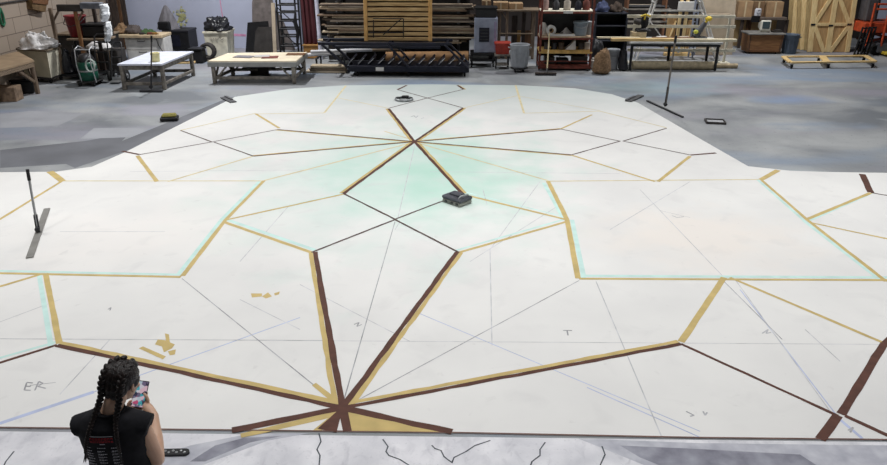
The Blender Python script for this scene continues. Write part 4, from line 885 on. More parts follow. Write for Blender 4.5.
for k, (p1, p2, pt, m_) in enumerate(((511,517,14,darkwood_z), (514,521,29,mat('ochre_board', (150,116,70), .7)), (521,525,10.8,darkwood_z), (524,531,29,brownwood_z))):
    a, c_ = Q(p1, 40, Y+.3).x, Q(p2, 40, Y+.3).x; z1 = Q(p1, pt, Y+.3).z-.05; b = MB(); b.box(((a+c_)/2, Y+.3+.08*(k % 2), (.33+z1)/2), (c_-a-.01, .03, z1-.33)); solo(b, 'stored_board', m_, ['dark board on end in the timber shelf unit, nearest its inner post', 'short ochre board on end in the timber shelf unit', 'narrow dark board on end reaching the top of the timber shelf unit', 'short brown board on end in the timber shelf unit, at its right side'][k], 'board', 'boards in the timber shelf unit')
for (p1, p2, pt, m_, lb) in ((482,491,1,card_d,'brown cardboard box at the left end of the timber shelf top'), (493.5,508,2.5,card,'tan cardboard box in the middle of the timber shelf top'), (509,523,3.5,card,'low tan cardboard box at the right of the timber shelf top')):
    a, c_ = Q(p1, 8, Y+.05).x, Q(p2, 8, Y+.05).x; carton('carton', lb, a, c_, Y+.05, Y+.55, zt+.001, Q((p1+p2)/2, pt, Y+.05).z, m_, 'cartons on the timber shelf')

# ------------------------------------------------------------------ red rack with shelves
Y = depth(563, 70.5); t = thing('red_rack', 'rust-red rolling rack with wooden shelves holding pails and tools', 'rack', (Q(565, 68, Y).x, Y+.35, 0))
x0, x1 = Q(539.5, 60, Y).x, Q(590, 60, Y).x; zt = Q(565, -6, Y).z
for x in (x0, x1):
    for dy in (0, .7): b = MB(); b.box((x, Y+dy, (.12+zt)/2), (.055,.055,zt-.12)); b.build('post', rust, t); caster(t, x, Y+dy, .05)
shelves = {}
for py, m_, th in ((11.5, cream, .04), (37.5, mat('shelf_pale', (206,180,150), .7, .25, 7), .05), (51.5, mat('shelf_yellow', (206,168,100), .7, .25, 6), .07), (66.5, rust, .06)):
    z = Q(565, py, Y).z; shelves[py] = z+th/2; b = MB(); b.box(((x0+x1)/2, Y+.35, z), (x1-x0+.04, .74, th)); b.build('shelf', m_, t)
    b = MB(); b.box(((x0+x1)/2, Y-.035, z-.03), (x1-x0+.08, .03, .05)); b.build('shelf_edge', rust if py != 51.5 else mat('shelf_yellow', None), t)
b = MB(); q = Q(568, 12, Y); b.box((q.x, Y-.056, q.z), (.26, .012, .07)); b.build('tag', white_pt, t)
z = Q(565, 63, Y).z; b = MB(); b.bar((x0, Y, z+.05), (x1, Y, z+.05), .03, .03); b.build('rail', rust, t)
b = MB(); b.box(((x0+x1)/2, Y+.73, zt/2+.1), (x1-x0, .015, zt-.4)); b.build('back', black, t)
s1 = shelves[37.5]+.001; s2 = shelves[51.5]+.001; s0 = shelves[11.5]+.001; s3 = shelves[66.5]+.001
q = Q(551, 28, Y+.2); rr = .145
t2 = thing('tape_roll', 'large white roll standing on edge on the middle shelf of the red rack', 'roll', (q.x, q.y, s1)); b = MB(); b.lathe([(rr*.45,-.05),(rr,-.05),(rr,.05),(rr*.45,.05),(rr*.45,-.05)], (q.x, q.y, s1+rr), 26, (.25,-1,0), cap=False); b.build('roll', white_pt, t2)
b = MB(); b.lathe([(rr*.36,-.055),(rr*.46,-.055),(rr*.46,.055),(rr*.36,.055),(rr*.36,-.055)], (q.x, q.y, s1+rr), 20, (.25,-1,0), cap=False); b.build('core', card, t2)
q = Q(542, 34, Y+.2); b = MB(); b.lathe([(.01,0),(.1,0),(.1,.28),(.07,.33),(.05,.36),(.01,.36)], (q.x+.02, q.y, s1), 18); solo(b, 'white_jug', mat('jug', (206,200,192), .5, .15, 6), 'whitish jug at the left end of the middle shelf of the red rack', 'jug')
q = Q(566, 34, Y+.3); b = MB(); b.lathe([(.01,0),(.2,0),(.19,.04),(.08,.14),(.03,.2),(.01,.21)], (q.x, q.y, s1), 20); solo(b, 'funnel', mat('grey_funnel', (130,126,124), .6), 'grey funnel upside down on the middle shelf of the red rack', 'funnel')
q0 = Q(548, 36, Y+.05); q1 = Q(575, 36, Y+.05); b = MB(); b.box(((q0.x+q1.x)/2, Y+.06, s1+.03), ((q1.x-q0.x), .09, .06)); solo(b, 'white_batten', white_pt, 'white batten along the front of the middle shelf of the red rack', 'batten')
for (pa, pb, R1, h, m_, lb) in ((574, 586, .2, Q(580, 21.5, Y+.25).z-s1, mat('pail_grey', (140,152,162), .5, .12, 6), 'grey pail on the middle shelf of the red rack, the larger of two'), (587, 591, .12, .36, mat('pail_pale', (176,178,182), .5, .12, 6), 'small pale pail at the right end of the middle shelf of the red rack')):
    q = Q((pa+pb)/2, 34, Y+(.25 if R1 > .15 else .5)); t3 = thing('pail', lb, 'pail', (q.x-(0 if R1 > .15 else .0), q.y, s1)); b = MB(); b.lathe([(.01,0),(R1*.85,0),(R1*.87,.01),(R1,h-.03),(R1+.015,h-.03),(R1+.015,h),(R1-.01,h),(R1*.84,.02),(.01,.02)], (q.x, q.y, s1), 26); b.build('body', m_, t3)
    b = MB(); b.tube([(q.x-R1-.01, q.y, h+s1-.04), (q.x-R1*.8, q.y-R1*.9, s1+h-.12), (q.x, q.y-R1*1.15, s1+h-.16), (q.x+R1*.8, q.y-R1*.9, s1+h-.12), (q.x+R1+.01, q.y, h+s1-.04)], .007, 6); b.build('handle', steel, t3)
q = Q(572, 47, Y+.2); b = MB(); b.add([(q.x-.2,Y+.1,s2),(q.x+.1,Y+.1,s2),(q.x+.1,Y+.4,s2),(q.x-.2,Y+.4,s2),(q.x+.08,Y+.15,s2+.27),(q.x+.1,Y+.35,s2+.27)], [[0,1,2,3],[0,1,4],[2,3,5],[1,2,5,4],[0,3,5,4]]); solo(b, 'white_wedge', white_pt, 'white wedge-shaped block on the lower shelf of the red rack', 'wedge')
for px, m_, lb in ((547, dgrey, 'dark grey can at the left of the lower shelf of the red rack'), (554, dsteel, 'steel can on the lower shelf of the red rack'), (561, mat('brown_can', (96,80,66), .6), 'brownish can in the middle of the lower shelf of the red rack'), (581, dgrey, 'dark can at the right of the lower shelf of the red rack'), (587, mat('pale_can', (190,180,170), .6), 'pale can at the right end of the lower shelf of the red rack')):
    q = Q(px, 48, Y+.2); b = MB(); b.lathe([(.01,0),(.085,0),(.09,.01),(.085,.02),(.085,.17),(.09,.18),(.085,.19),(.075,.185),(.01,.185)], (q.x, q.y, s2), 18); solo(b, 'paint_can', m_, lb, 'can', 'cans on the red rack')
for px, w_, h, m_, lb in ((549, .3, .2, dgrey, 'dark toolbox at the left of the bottom shelf of the red rack'), (562, .34, .16, black, 'black toolbox in the middle of the bottom shelf of the red rack'), (579, .45, .22, dgrey, 'dark wide toolbox at the right of the bottom shelf of the red rack')):
    q = Q(px, 64, Y+.3); b = MB(); b.box((q.x, Y+.35, s3+h/2), (w_, .3, h), None, .015); b.tube([(q.x-w_*.25, Y+.35, s3+h-.01), (q.x-w_*.22, Y+.35, s3+h+.05), (q.x+w_*.22, Y+.35, s3+h+.05), (q.x+w_*.25, Y+.35, s3+h-.01)], .012, 6); solo(b, 'toolbox', m_, lb, 'toolbox', 'toolboxes on the red rack')
for px, h, m_, lb in ((545, .35, mat('pink_jug', (170,140,132), .6), 'pinkish jug on the top shelf of the red rack'), (556, .25, dsteel, 'dark can on the top shelf of the red rack, second from the left post'), (567, .3, mat('bone_can', (196,184,170), .6), 'bone-coloured can in the middle of the red rack top shelf'), (578, .24, navy, 'dark blue can on the top shelf of the red rack'), (586, .3, rust, 'rust-red can at the right end of the red rack top shelf')):
    q = Q(px, 9, Y+.25); b = MB(); b.lathe([(.01,0),(.1,0),(.105,.01),(.1,.02),(.1,h*.75),(.06,h*.85),(.06,h),(.01,h)], (q.x, q.y, s0), 18); solo(b, 'canister', m_, lb, 'canister', 'canisters on top of the red rack')
# push broom leaning on the rack
base = at(546, 73, .03); top = Q(549.5, 33, Y-.08); t = thing('push_broom', 'push broom with a pale handle leaning against the front of the red rack', 'broom', (base.x, base.y, 0))
b0, b1 = at(535, 73.3, .06), at(556.5, 73.3, .06); b = MB(); b.bar(b0, b1, .08, .05); b.build('head', darkwood_z, t)
b = MB(); b.box(((b0.x+b1.x)/2, b0.y, .022), (b1.x-b0.x-.02, .07, .04)); b.build('bristles', black, t)
b = MB(); b.tube([V((base.x, b0.y, .08)), top], .02, 10); b.build('handle', mat('broom_pole', (206,190,150), .6), t)
b = MB(); b.tube([V((base.x, b0.y, .08)), V((base.x, b0.y, .08)).lerp(top, .1)], .028, 10); b.build('socket', dsteel, t)
# ================================================================== back right
# dark cabinet and what is stacked by it
Y = depth(608, 62)+.9; x0, x1 = Q(594, 40, Y).x, Q(626, 40, Y).x; z1 = Q(610, 13, Y).z
t = thing('dark_cabinet', 'dark blue-black open cabinet to the right of the red rack', 'cabinet', ((x0+x1)/2, Y+.4, 0))
for x in (x0+.02, x1-.02): b = MB(); b.box((x, Y+.4, z1/2), (.04,.8,z1)); b.build('side', mat('cabinet_dark', (40,42,52), .7), t)
b = MB(); b.box(((x0+x1)/2, Y+.78, z1/2), (x1-x0-.08, .03, z1)); b.build('back', black, t)
for z in (.06, .5, .95, z1-.02): b = MB(); b.box(((x0+x1)/2, Y+.39, z), (x1-x0-.08, .74, .04)); b.build('shelf', mat('cabinet_dark', None), t)
for k, (px, h, m_, lb) in enumerate(((602, .32, mat('denim', (66,74,104), .9, .3, 14), 'blue crumpled cloth on top of the dark cabinet'), (616, .3, mat('brown_rag', (70,58,50), .9, .3, 12), 'brown crumpled cloth on top of the dark cabinet'))):
    q = Q(px, 12, Y+.35); b = MB(); b.heap((q.x, Y+.35, z1+.002), (.22,.26,h), 41+k, .35, 3.6); solo(b, 'crumpled_cloth', m_, lb, 'cloth')
# sacks and bags on the floor
for k, (px, pb, rx, ry, h, m_, nm, lb, cat) in enumerate(((603,75.5,.26,.3,.72,burlap,'burlap_sack','brown burlap sack on the floor between the red rack and the saw bench','sack'), (623.8,71.5,.14,.2,.62,blackbag,'garbage_bag','black garbage bag on the floor against the saw bench leg','bag'), (598,66,.22,.22,.78,blackbag,'garbage_bag','small black bag behind the brown burlap sack','bag'))):
    q = at(px, pb); b = MB(); b.heap((q.x, q.y+ry+(.2 if k == 2 else 0), .001), (rx, ry, h), 51+k, .22, 2.6, 44, 30); solo(b, nm, m_, lb, cat)
q = at(613.5, 70.5); b = MB(); R1 = .17; H_ = Q(617, 49, q.y+.25).z
t = thing('grey_pail', 'pale grey tall pail between the burlap sack and the black garbage bag', 'pail', (q.x, q.y+.25, 0)); b.lathe([(.01,0),(R1*.85,0),(R1*.87,.02),(R1,H_-.05),(R1+.02,H_-.05),(R1+.02,H_),(R1-.01,H_),(R1*.84,.04),(.01,.04)], (q.x, q.y+.25, 0), 24); b.build('body', grey_can, t)
b = MB(); b.tube([(q.x-R1, q.y+.25, H_-.06), (q.x-R1*.7, q.y+.05, H_-.2), (q.x+R1*.7, q.y+.05, H_-.2), (q.x+R1, q.y+.25, H_-.06)], .01, 6); b.build('handle', steel, t)
q = at(593.5, 69.5); b = MB(); b.box((q.x, q.y+.1, .14), (.16,.2,.26), None, .03); b.box((q.x, q.y+.1, .29), (.1,.12,.05)); solo(b, 'white_jug', mat('jug', None), 'small whitish jug on the floor beside the burlap sack', 'jug')

# saw bench
zt = .78; Yf = depth(672, 71); Yb = Yf+1.05
x0, x1 = Q(630.5, 60, Yf).x, Q(718, 60, Yf).x; zt = Q(672, 42, Yf).z
t = thing('saw_bench', 'long saw bench with a grey top and thin black legs', 'bench', ((x0+x1)/2, Yf+.5, 0))
b = MB(); b.box(((x0+x1)/2, Yf+.5, zt-.03), (x1-x0+.15, 1.05, .06)); b.build('top', mat('bench_grey', (190,190,186), .5, .15, 6), t)
b = MB(); b.box(((x0+x1)/2, Yf+.03, zt-.1), (x1-x0+.05, .05, .07)); b.build('front_rail', black, t)
for x in (x0+.02, x1-.03):
    for yy in (Yf+.06, Yf+.95): b = MB(); b.box((x, yy, (zt-.06)/2), (.07,.07,zt-.06)); b.build('leg', black, t)
x2 = Q(668, 60, Yf+.9).x; b = MB(); b.box((x2, Yf+.9, (zt-.06)/2), (.07,.07,zt-.06)); b.build('leg', black, t)
# boards lying on it and past its ends
zz = zt+.001
for k, (p1, p2, w_, h, m_, dy, lb) in enumerate(((611,676,.14,.085,pine_x,.12,'pine board lying along the front of the saw bench, sticking out to its left'), (652,694,.16,.08,browntube if False else brownwood,.34,'brown board in the middle of the saw bench'), (676,737,.12,.08,mat('pale_board', (226,214,184), .6, .1, 4),.1,'pale board on the saw bench sticking out past its right end'), (597,640,.1,.05,mat('pale_board', None),.62,'thin pale board at the back of the saw bench, reaching left'))):
    a, c_ = Q(p1, 38, Yf+dy).x, Q(p2, 38, Yf+dy).x; b = MB(); b.box(((a+c_)/2, Yf+dy, zz+h/2), (c_-a, w_, h), Matrix.Rotation((.0,.02,.012,-.0)[k], 3, 'Z')); solo(b, 'bench_board', m_, lb, 'board', 'boards on the saw bench')
z2 = zz
b = MB(); a, c_ = Q(634, 36, Yf+.4).x, Q(652, 36, Yf+.4).x; b.box(((a+c_)/2-.05, Yf+.8, zz+.09), (c_-a-.1, .3, .18)); solo(b, 'saw_block', mat('light_wood_block', (206,186,150), .7), 'pale wood block under the black mitre saw on the saw bench', 'block')
q = Q(643.5, 30, Yf+.75); zs = zz+.181
t = thing('mitre_saw', 'black mitre saw with a yellow handle on the left of the saw bench', 'saw', (q.x, Yf+.8, zs))
b = MB(); b.box((q.x, Yf+.8, zs+.03), (.42,.28,.05)); b.lathe([(.02,.055),(.15,.055),(.15,.075),(.02,.075)], (q.x, Yf+.78, zs), 20); b.build('base', dsteel, t)
b = MB(); b.lathe([(.03,-.03),(.17,-.03),(.18,-.02),(.18,.02),(.17,.03),(.03,.03)], (q.x+.02, Yf+.8, zs+.28), 24, (1,.35,0)); b.build('blade_guard', black, t)
b = MB(); b.tube([(q.x-.1, Yf+.8, zs+.25), (q.x-.28, Yf+.82, zs+.3)], .08, 14); b.build('motor', dgrey, t)
b = MB(); b.bar((q.x, Yf+.92, zs+.05), (q.x+.0, Yf+.86, zs+.3), .07, .06); b.build('arm', dsteel, t)
b = MB(); b.tube([(q.x-.14, Yf+.68, zs+.44), (q.x, Yf+.66, zs+.49), (q.x+.14, Yf+.68, zs+.44)], .025, 8); b.bar((q.x, Yf+.67, zs+.47), (q.x, Yf+.76, zs+.34), .04, .04); b.build('handle', yellow, t)
q = Q(700, 30, Yf+.7); t = thing('bench_grinder', 'dark power tool with a yellow knob on the right of the saw bench', 'tool', (q.x, Yf+.7, zz))
b = MB(); b.box((q.x, Yf+.7, zz+.03), (.4,.26,.06)); b.build('base', dsteel, t)
b = MB(); b.tube([(q.x-.1, Yf+.7, zz+.06), (q.x-.02, Yf+.7, zz+.22), (q.x+.12, Yf+.7, zz+.45)], lambda u: .1-.03*u, 14); b.build('body', mat('tool_grey_dark', (96,98,104), .5), t)
b = MB(); b.ell((q.x+.2, Yf+.68, zz+.56), (.1,.08,.07)); b.tube([(q.x+.12, Yf+.7, zz+.44), (q.x+.2, Yf+.68, zz+.54)], .03, 8); b.build('knob', yellow, t)
b = MB(); b.ell((q.x-.14, Yf+.6, zz+.2), (.07,.06,.06)); b.build('side_handle', mat('lime_plastic', (206,206,80), .5), t)
for k, (px, m_, lb) in enumerate(((662, white_pt, 'small white offcut on the middle of the saw bench'), (684, mat('bone_can', None), 'bone-coloured offcut on the right half of the saw bench'))):
    q = Q(px, 37, Yf+.55); b = MB(); b.box((q.x, Yf+.6, zz+.04), (.3,.12,.07), Matrix.Rotation(.3, 3, 'Z')); solo(b, 'offcut', m_, lb, 'offcut')
# beams on the floor under it
for k, (p1, p2, pb, r, m_, lb) in enumerate(((632,714,69,.12,creamtube,'long cream cardboard tube on the floor under the saw bench'), (636,737,65,.07,mat('beige_tube', (190,172,140), .7, .2, 7),'thinner beige tube on the floor behind the cream tube under the saw bench'))):
    a, c_ = Q(p1, pb, Yf+.25+.25*k), Q(p2, pb, Yf+.25+.25*k); b = MB(); b.tube([(a.x, Yf+.25+.25*k, r), (c_.x, Yf+.25+.25*k, r)], r, 18); b.lathe([(r*.75,-.005),(r*.97,-.005),(r*.97,.01),(r*.75,.01)], (c_.x, Yf+.25+.25*k, r), 18, (1,0,0), cap=False); solo(b, 'cardboard_tube', m_, lb, 'tube')
b = MB(); a, c_ = Q(650, 62, Yf+.75).x, Q(668, 62, Yf+.75).x; b.bar((a, Yf+.72, .03), (c_, Yf+.74, .03), .1, .05); b.bar((a+.4, Yf+.74, .06), (a+.6, Yf+.7, .2), .05, .04); solo(b, 'scrap_timber', greywood_x, 'bit of grey scrap timber on the floor under the saw bench', 'frame')

# white guard rail behind the bench
Yr = Yb+.28; t = thing('guard_rail', 'white guard rail with two posts standing behind the saw bench', 'rail', (Q(680, 55, Yr).x, Yr, 0))
for px in (632.5, 726): b = MB(); x = Q(px, 45, Yr).x; z1 = Q(px, 15, Yr).z; b.box((x, Yr, z1/2), (.07,.07,z1)); b.box((x, Yr, .02), (.3,.3,.04)); b.build('post', cream, t)
for py in (16.3, 26.3, 50): b = MB(); z = Q(680, py, Yr).z; a, c_ = Q(627, py, Yr).x, Q(735, py, Yr).x; b.box(((a+c_)/2, Yr-.045, z), (c_-a, .03, .09)); b.build('rail', cream, t)
# white stepladder
Ys = Yr+.45; t = thing('stepladder', 'white stepladder spread open behind the guard rail', 'ladder', (Q(672, 50, Ys).x, Ys, 0))
def spread(px0, py0, px1, py1):
    p, q = Q(px0, py0, Ys), Q(px1, py1, Ys); d = (p-q)/(p.z-q.z); return V((q.x, Ys, 0))-V((d.x*q.z, 0, 0)), V((p.x, Ys, p.z))
la, lt = spread(658, -4, 643, 40); ra, rt = spread(700, -4, 712, 36)
for base, top in ((la, lt), (ra, rt)):
    for dy in (0, .42): b = MB(); b.bar(base+V((0,dy,.0)), top+V((0,dy*.8,0)), .05, .09, (0,1,0)); b.build('side_rail', white_pt, t)
    for k in range(5): u = (k+.7)/5.2; p = base.lerp(top, u); b = MB(); b.bar(p+V((0,.0,0)), p+V((0,.42,0)), .09, .03); b.build('step', white_pt, t)
b = MB(); b.bar(la.lerp(lt, .78)+V((0,-.03,0)), ra.lerp(rt, .78)+V((0,-.03,0)), .03, .05); b.build('spreader', white_pt, t)
b = MB(); b.bar(la.lerp(lt, .62)+V((0,-.03,0)), V((la.lerp(lt,.62).x+.55, Ys-.03, .55)), .03, .04, (0,1,0)); b.build('brace', white_pt, t)
b = MB(); b.bar(lt+V((-.1,.17,.02)), rt+V((.1,.17,.02)), .5, .06); b.build('top_cap', white_pt, t)
# pine frame and aluminium ladder
Yp = Ys+.9; t = thing('stud_stand', 'rough pine frame of upright studs standing behind the saw bench', 'frame', (Q(677, 54, Yp).x, Yp, 0))
for px in (677, 683): b = MB(); x = Q(px, 40, Yp).x; z1 = Q(px, -4, Yp).z; b.box((x, Yp, z1/2), (.09,.09,z1)); b.build('stud', pine_z, t)
for (p1, p2, pa, pb) in ((665,674,14,53), (685,690,20,53)):
    a, c_ = Q(p1, 40, Yp+.08), Q(p2, 40, Yp+.08); b = MB(); z1, z0 = Q(p1, pa, Yp+.08).z, Q(p1, pb, Yp+.08).z; b.box(((a.x+c_.x)/2, Yp+.07, (z0+z1)/2), (c_.x-a.x, .03, z1-z0)); b.build('infill_board', ply, t)
    b = MB(); b.bar((a.x+.02, Yp+.03, z0+.15), (c_.x-.02, Yp+.03, z1-.2), .05, .05, (0,1,0)); b.build('brace', pine_z, t)
a, c_ = Q(664, 51, Yp).x, Q(691, 51, Yp).x; b = MB(); z = Q(677, 52, Yp).z; b.box(((a+c_)/2, Yp-.0, .05), (c_-a, .14, .1)); b.build('sill', pine_x, t)
b = MB(); z = Q(677, 6, Yp).z; b.box(((a+c_)/2+.1, Yp-.07, z), (.55, .06, .28)); b.build('cross_plate', white_pt, t)
Ya = Ys+1.3 if False else Yp-.3; t = thing('aluminium_ladder', 'narrow aluminium ladder standing upright in front of the pine frame', 'ladder', (Q(692, 55, Ya).x, Ya, 0))
for px in (690.5, 694.5): b = MB(); x = Q(px, 40, Ya).x; z1 = Q(px, -6, Ya).z; b.box((x, Ya, z1/2), (.04,.08,z1)); b.build('side_rail', bluesteel, t)
xa, xc = Q(690.5, 40, Ya).x, Q(694.5, 40, Ya).x
for k in range(6): b = MB(); b.tube([(xa, Ya, .25+.28*k), (xc, Ya, .25+.28*k)], .015, 8); b.build('rung', bluesteel, t)
# long dark shelf high up behind
Yh = YB+.6; t = thing('pipe_shelf', 'grey storage shelf with pipes, high behind the white stepladder', 'shelf', (Q(650, 20, Yh).x, Yh+.3, 0))
for px in (626, 664): b = MB(); x = Q(px, 30, Yh).x; b.box((x, Yh+.3, 1.2), (.06,.5,2.4)); b.build('post', mat('orange_brown_post', (132,92,68), .7), t)
a, c_ = Q(625, 9, Yh).x, Q(672, 9, Yh).x
for py in (9.5, 22): b = MB(); z = Q(645, py, Yh).z; b.box(((a+c_)/2, Yh+.3, z), (c_-a, .6, .05)); b.build('deck', grey_leg, t)
z = Q(645, 9.5, Yh).z+.03
for k, (dx, m_, lb) in enumerate(((0, dsteel, 'dark pipe at the front of the grey wall shelf'), (.16, steel, 'silver pipe in the middle of the grey wall shelf'), (.32, bpanel, 'beige pipe at the back of the grey wall shelf'))):
    b = MB(); b.tube([(a+.1, Yh+.1+dx, z+.05), (c_-.1-.2*k, Yh+.1+dx, z+.05)], .05, 12); solo(b, 'stored_pipe', m_, lb, 'pipe', 'pipes on the wall shelf')
# beige flat
panel('beige_flat', 'tall beige flat standing behind the right end of the guard rail', [(703,-10),(737,-10),(732,55.5),(703,55.5)], Yp+.25, .03, bpanel, 'scenery flat', .05)
b = MB(); a = Q(699, 24, Yp+.12); c_ = Q(728, 24, Yp+.12); b.box(((a.x+c_.x)/2, Yp+.1, .64), (c_.x-a.x, .03, 1.25)); b.box(((a.x+c_.x)/2, Yp+.12, 1.27), (c_.x-a.x+.05,.06,.05)); solo(b, 'short_flat', mat('dusty_flat', (178,162,140), .8, .12, 4), 'shorter dusty beige board standing in front of the tall beige flat', 'board')

# shelf of cartons
Ysf = depth(760, 54)+1.15; t = thing('carton_shelf', 'grey shelf on timber posts holding cardboard boxes, above the old monitor', 'shelf', (Q(760, 40, Ysf).x, Ysf+.3, 0))
zs = Q(755, 17, Ysf).z; a, c_ = Q(735, 17, Ysf).x, Q(787, 17, Ysf).x
b = MB(); b.box(((a+c_)/2, Ysf+.3, zs-.05), (c_-a, .7, .09)); b.build('deck', mat('shelf_greybrown', (112,100,92), .7), t)
for px in (740, 748, 784.5): b = MB(); x = Q(px, 40, Ysf).x; b.box((x, Ysf+.05+(.0 if px != 748 else .1), (zs-.09)/2), (.16 if px == 748 else .1,.08,zs-.09)); b.build('post', brownwood_z if px == 748 else darkwood_z, t)
b = MB(); b.box(((a+c_)/2, Ysf+.62, (zs-.1)/2), (c_-a-.1, .02, zs-.1)); b.build('back_panel', mat('card_panel', (190,160,116), .8, .1, 4), t)
x = Q(755, 19, Ysf-.02).x; b = MB(); b.box((x, Ysf-.06, zs-.06), (.28,.04,.2)); b.build('black_bracket', black, t)
for (p1, p2, pt, m_, lb) in ((737.5,752,1.5,card,'tan cardboard box at the left end of the grey carton shelf'), (766.5,782.5,2,card,'wide tan cardboard box with white tape at the right of the carton shelf'), (753.5,765,2,card_d,'dark brown cardboard box in the middle of the carton shelf')):
    a1, c1_ = Q(p1, 15, Ysf).x, Q(p2, 15, Ysf).x; carton('carton', lb, a1, c1_, Ysf+.02+(.12 if p1 == 753.5 else 0), Ysf+.5, zs-.004, Q((p1+p2)/2, pt, Ysf).z, m_, 'cartons on the grey shelf')
q = Q(758.3, 12.8, Ysf+.02); b = MB(); b.box((q.x, Ysf+.06, zs+.14), (.22,.1,.27), None, .04); b.lathe([(.05,-.008),(.07,-.008),(.07,.008),(.05,.008)], (q.x, Ysf+.005, zs+.17), 18, (0,1,0), cap=False); solo(b, 'white_device', mat('white_device', (216,218,226), .4), 'small white rounded device in front of the dark brown carton', 'device')
# desk crate with the old monitor
x0, x1, Y, z1 = ext(746, 781, 54.2, 33.2)
t = thing('wooden_desk', 'low brown wooden desk with a grey top under the old monitor', 'desk', ((x0+x1)/2, Y+.45, 0))
b = MB(); w_ = x1-x0; cx = (x0+x1)/2
b.add([(cx-w_*.47,Y+.04,.06),(cx+w_*.47,Y+.04,.06),(cx+w_*.47,Y+.6,.06),(cx-w_*.47,Y+.6,.06),(x0,Y,z1-.05),(x1,Y,z1-.05),(x1,Y+.65,z1-.05),(x0,Y+.65,z1-.05)], [[0,1,2,3],[4,5,6,7],[0,1,5,4],[1,2,6,5],[2,3,7,6],[3,0,4,7]]); b.build('body', woodm('desk_wood', (150,108,70), (110,76,48), 0), t)
b = MB(); b.box((cx, Y+.32, z1-.025), (w_+.06, .74, .05)); b.build('top', mat('desk_grey', (138,136,132), .5, .15, 5), t)
for x in (cx-w_*.45, cx+w_*.45-.0): b = MB(); b.box((x, Y+.03, (z1-.05)/2+.03), (.06,.06,z1-.12)); b.build('corner_post', brownwood_z, t)
b = MB(); b.box((cx, Y+.03, .1), (w_*.92, .04, .08)); b.build('rail', brownwood, t)
for x in (cx-w_*.38, cx+w_*.38):
    for dy in (.12, .5): caster(t, x, Y+dy, .028)
q0, q1 = Q(759.5, 30.8, Y+.2), Q(771.5, 20.3, Y+.2); x = (q0.x+q1.x)/2; wq = q1.x-q0.x; hq = q1.z-z1-.05; Y -= .1
t = thing('old_monitor', 'old white tube monitor with a dark screen on the low brown desk', 'monitor', (x, Y+.45, z1))
b = MB(); b.box((x, Y+.3, z1+.05+hq/2), (wq, .12, hq), None, .03); b.add([(x-wq*.46,Y+.35,z1+.08),(x+wq*.46,Y+.35,z1+.08),(x+wq*.46,Y+.35,z1+hq+.02),(x-wq*.46,Y+.35,z1+hq+.02),(x-wq*.28,Y+.66,z1+.12),(x+wq*.28,Y+.66,z1+.12),(x+wq*.28,Y+.66,z1+hq*.8),(x-wq*.28,Y+.66,z1+hq*.8)], [[4,5,6,7],[0,1,5,4],[1,2,6,5],[2,3,7,6],[3,0,4,7]]); b.build('housing', mat('monitor_white', (216,214,202), .5, .08, 5), t)
b = MB(); b.box((x, Y+.238, z1+.06+hq*.52), (wq*.72, .02, hq*.68), None, .02); b.build('screen', mat('screen_glass', (70,84,88), .15, .05, 3), t)
b = MB(); b.lathe([(.16,0),(.17,.015),(.09,.04),(.08,.07),(.01,.07)], (x, Y+.42, z1+.001), 20); b.build('foot', mat('monitor_white', None), t)
Y += .0; q = Q(777, 33, Y+.3); b = MB(); b.box((q.x, Y+.35, z1+.03), (.3,.2,.05), Matrix.Rotation(.1,3,'Z')); b.box((q.x+.02, Y+.37, z1+.07), (.2,.14,.03)); solo(b, 'desk_box', dgrey, 'small flat dark box on the desk to the right of the old monitor', 'box')
# slate can
q = at(790, 54.8); rr = (Q(801, 34, q.y+.3).x-Q(781.5, 34, q.y+.3).x)/2-.03
rim_can('trash_can', 'dark slate-blue ribbed trash can to the right of the low brown desk', q.x+.07, q.y+.3, rr-.03, Q(791, 34, q.y+.3).z, slate_can, dolly=False)

# pine flats
Yd = depth(828, 54)+.35
def dpt(px, py, dy=0):
    p = Q(px, py, Yd+dy)
    for _ in range(3): p = Q(px, py, Yd+dy+max(0,p.z)*.06)
    if p.z < .012: p.z = .012
    return p
def flat_door(label, outline, bars, hinges):
    base = dpt(*outline[3]); t = thing('pine_flat', label, 'scenery flat', (base.x, base.y, 0), 'pine flats on the right')
    b = MB(); b.slab([dpt(*q) for q in outline], (0,.03,0)); b.build('skin', ply, t)
    for a, c_, w_ in bars:
        p, q = dpt(*a), dpt(*c_); b = MB(); b.bar(p+V((0,-.02,0)), q+V((0,-.02,0)), w_, .035, (0,1,0)); b.build('brace' if abs(p.x-q.x) > .3 and abs(p.z-q.z) > .3 else ('stile' if abs(p.z-q.z) > .3 else 'rail'), pine_z, t)
    for h in hinges: p = dpt(*h); b = MB(); b.box(p+V((0,-.046,0)), (.14,.014,.06)); b.build('hinge', dsteel, t)
    return t
flat_door('tall pine-framed flat with diagonal braces, left one of the joined pair', [(813,-10),(835,-10),(826,54),(806.5,54)],
          [((816,-9),(809,53.5),.17), ((836,-9),(825.5,53.5),.1), ((834,-7),(815,22.5),.13), ((814.5,26),(823.4,52.5),.13), ((812.5,24.3),(830.5,24.3),.1)], [(812.5,24.5),(830.3,25.5)])
flat_door('tall pine-framed flat with diagonal braces, right one of the joined pair', [(835.4,-10),(858,-10),(848,54),(826.4,54)],
          [((837.5,-9),(827.8,53.5),.12), ((856,-9),(846.5,53.5),.15), ((837.5,-7),(848.5,22.5),.13), ((848.4,26),(829.5,52),.13), ((832.4,24.3),(850.5,24.3),.1)], [(849,24.2)])
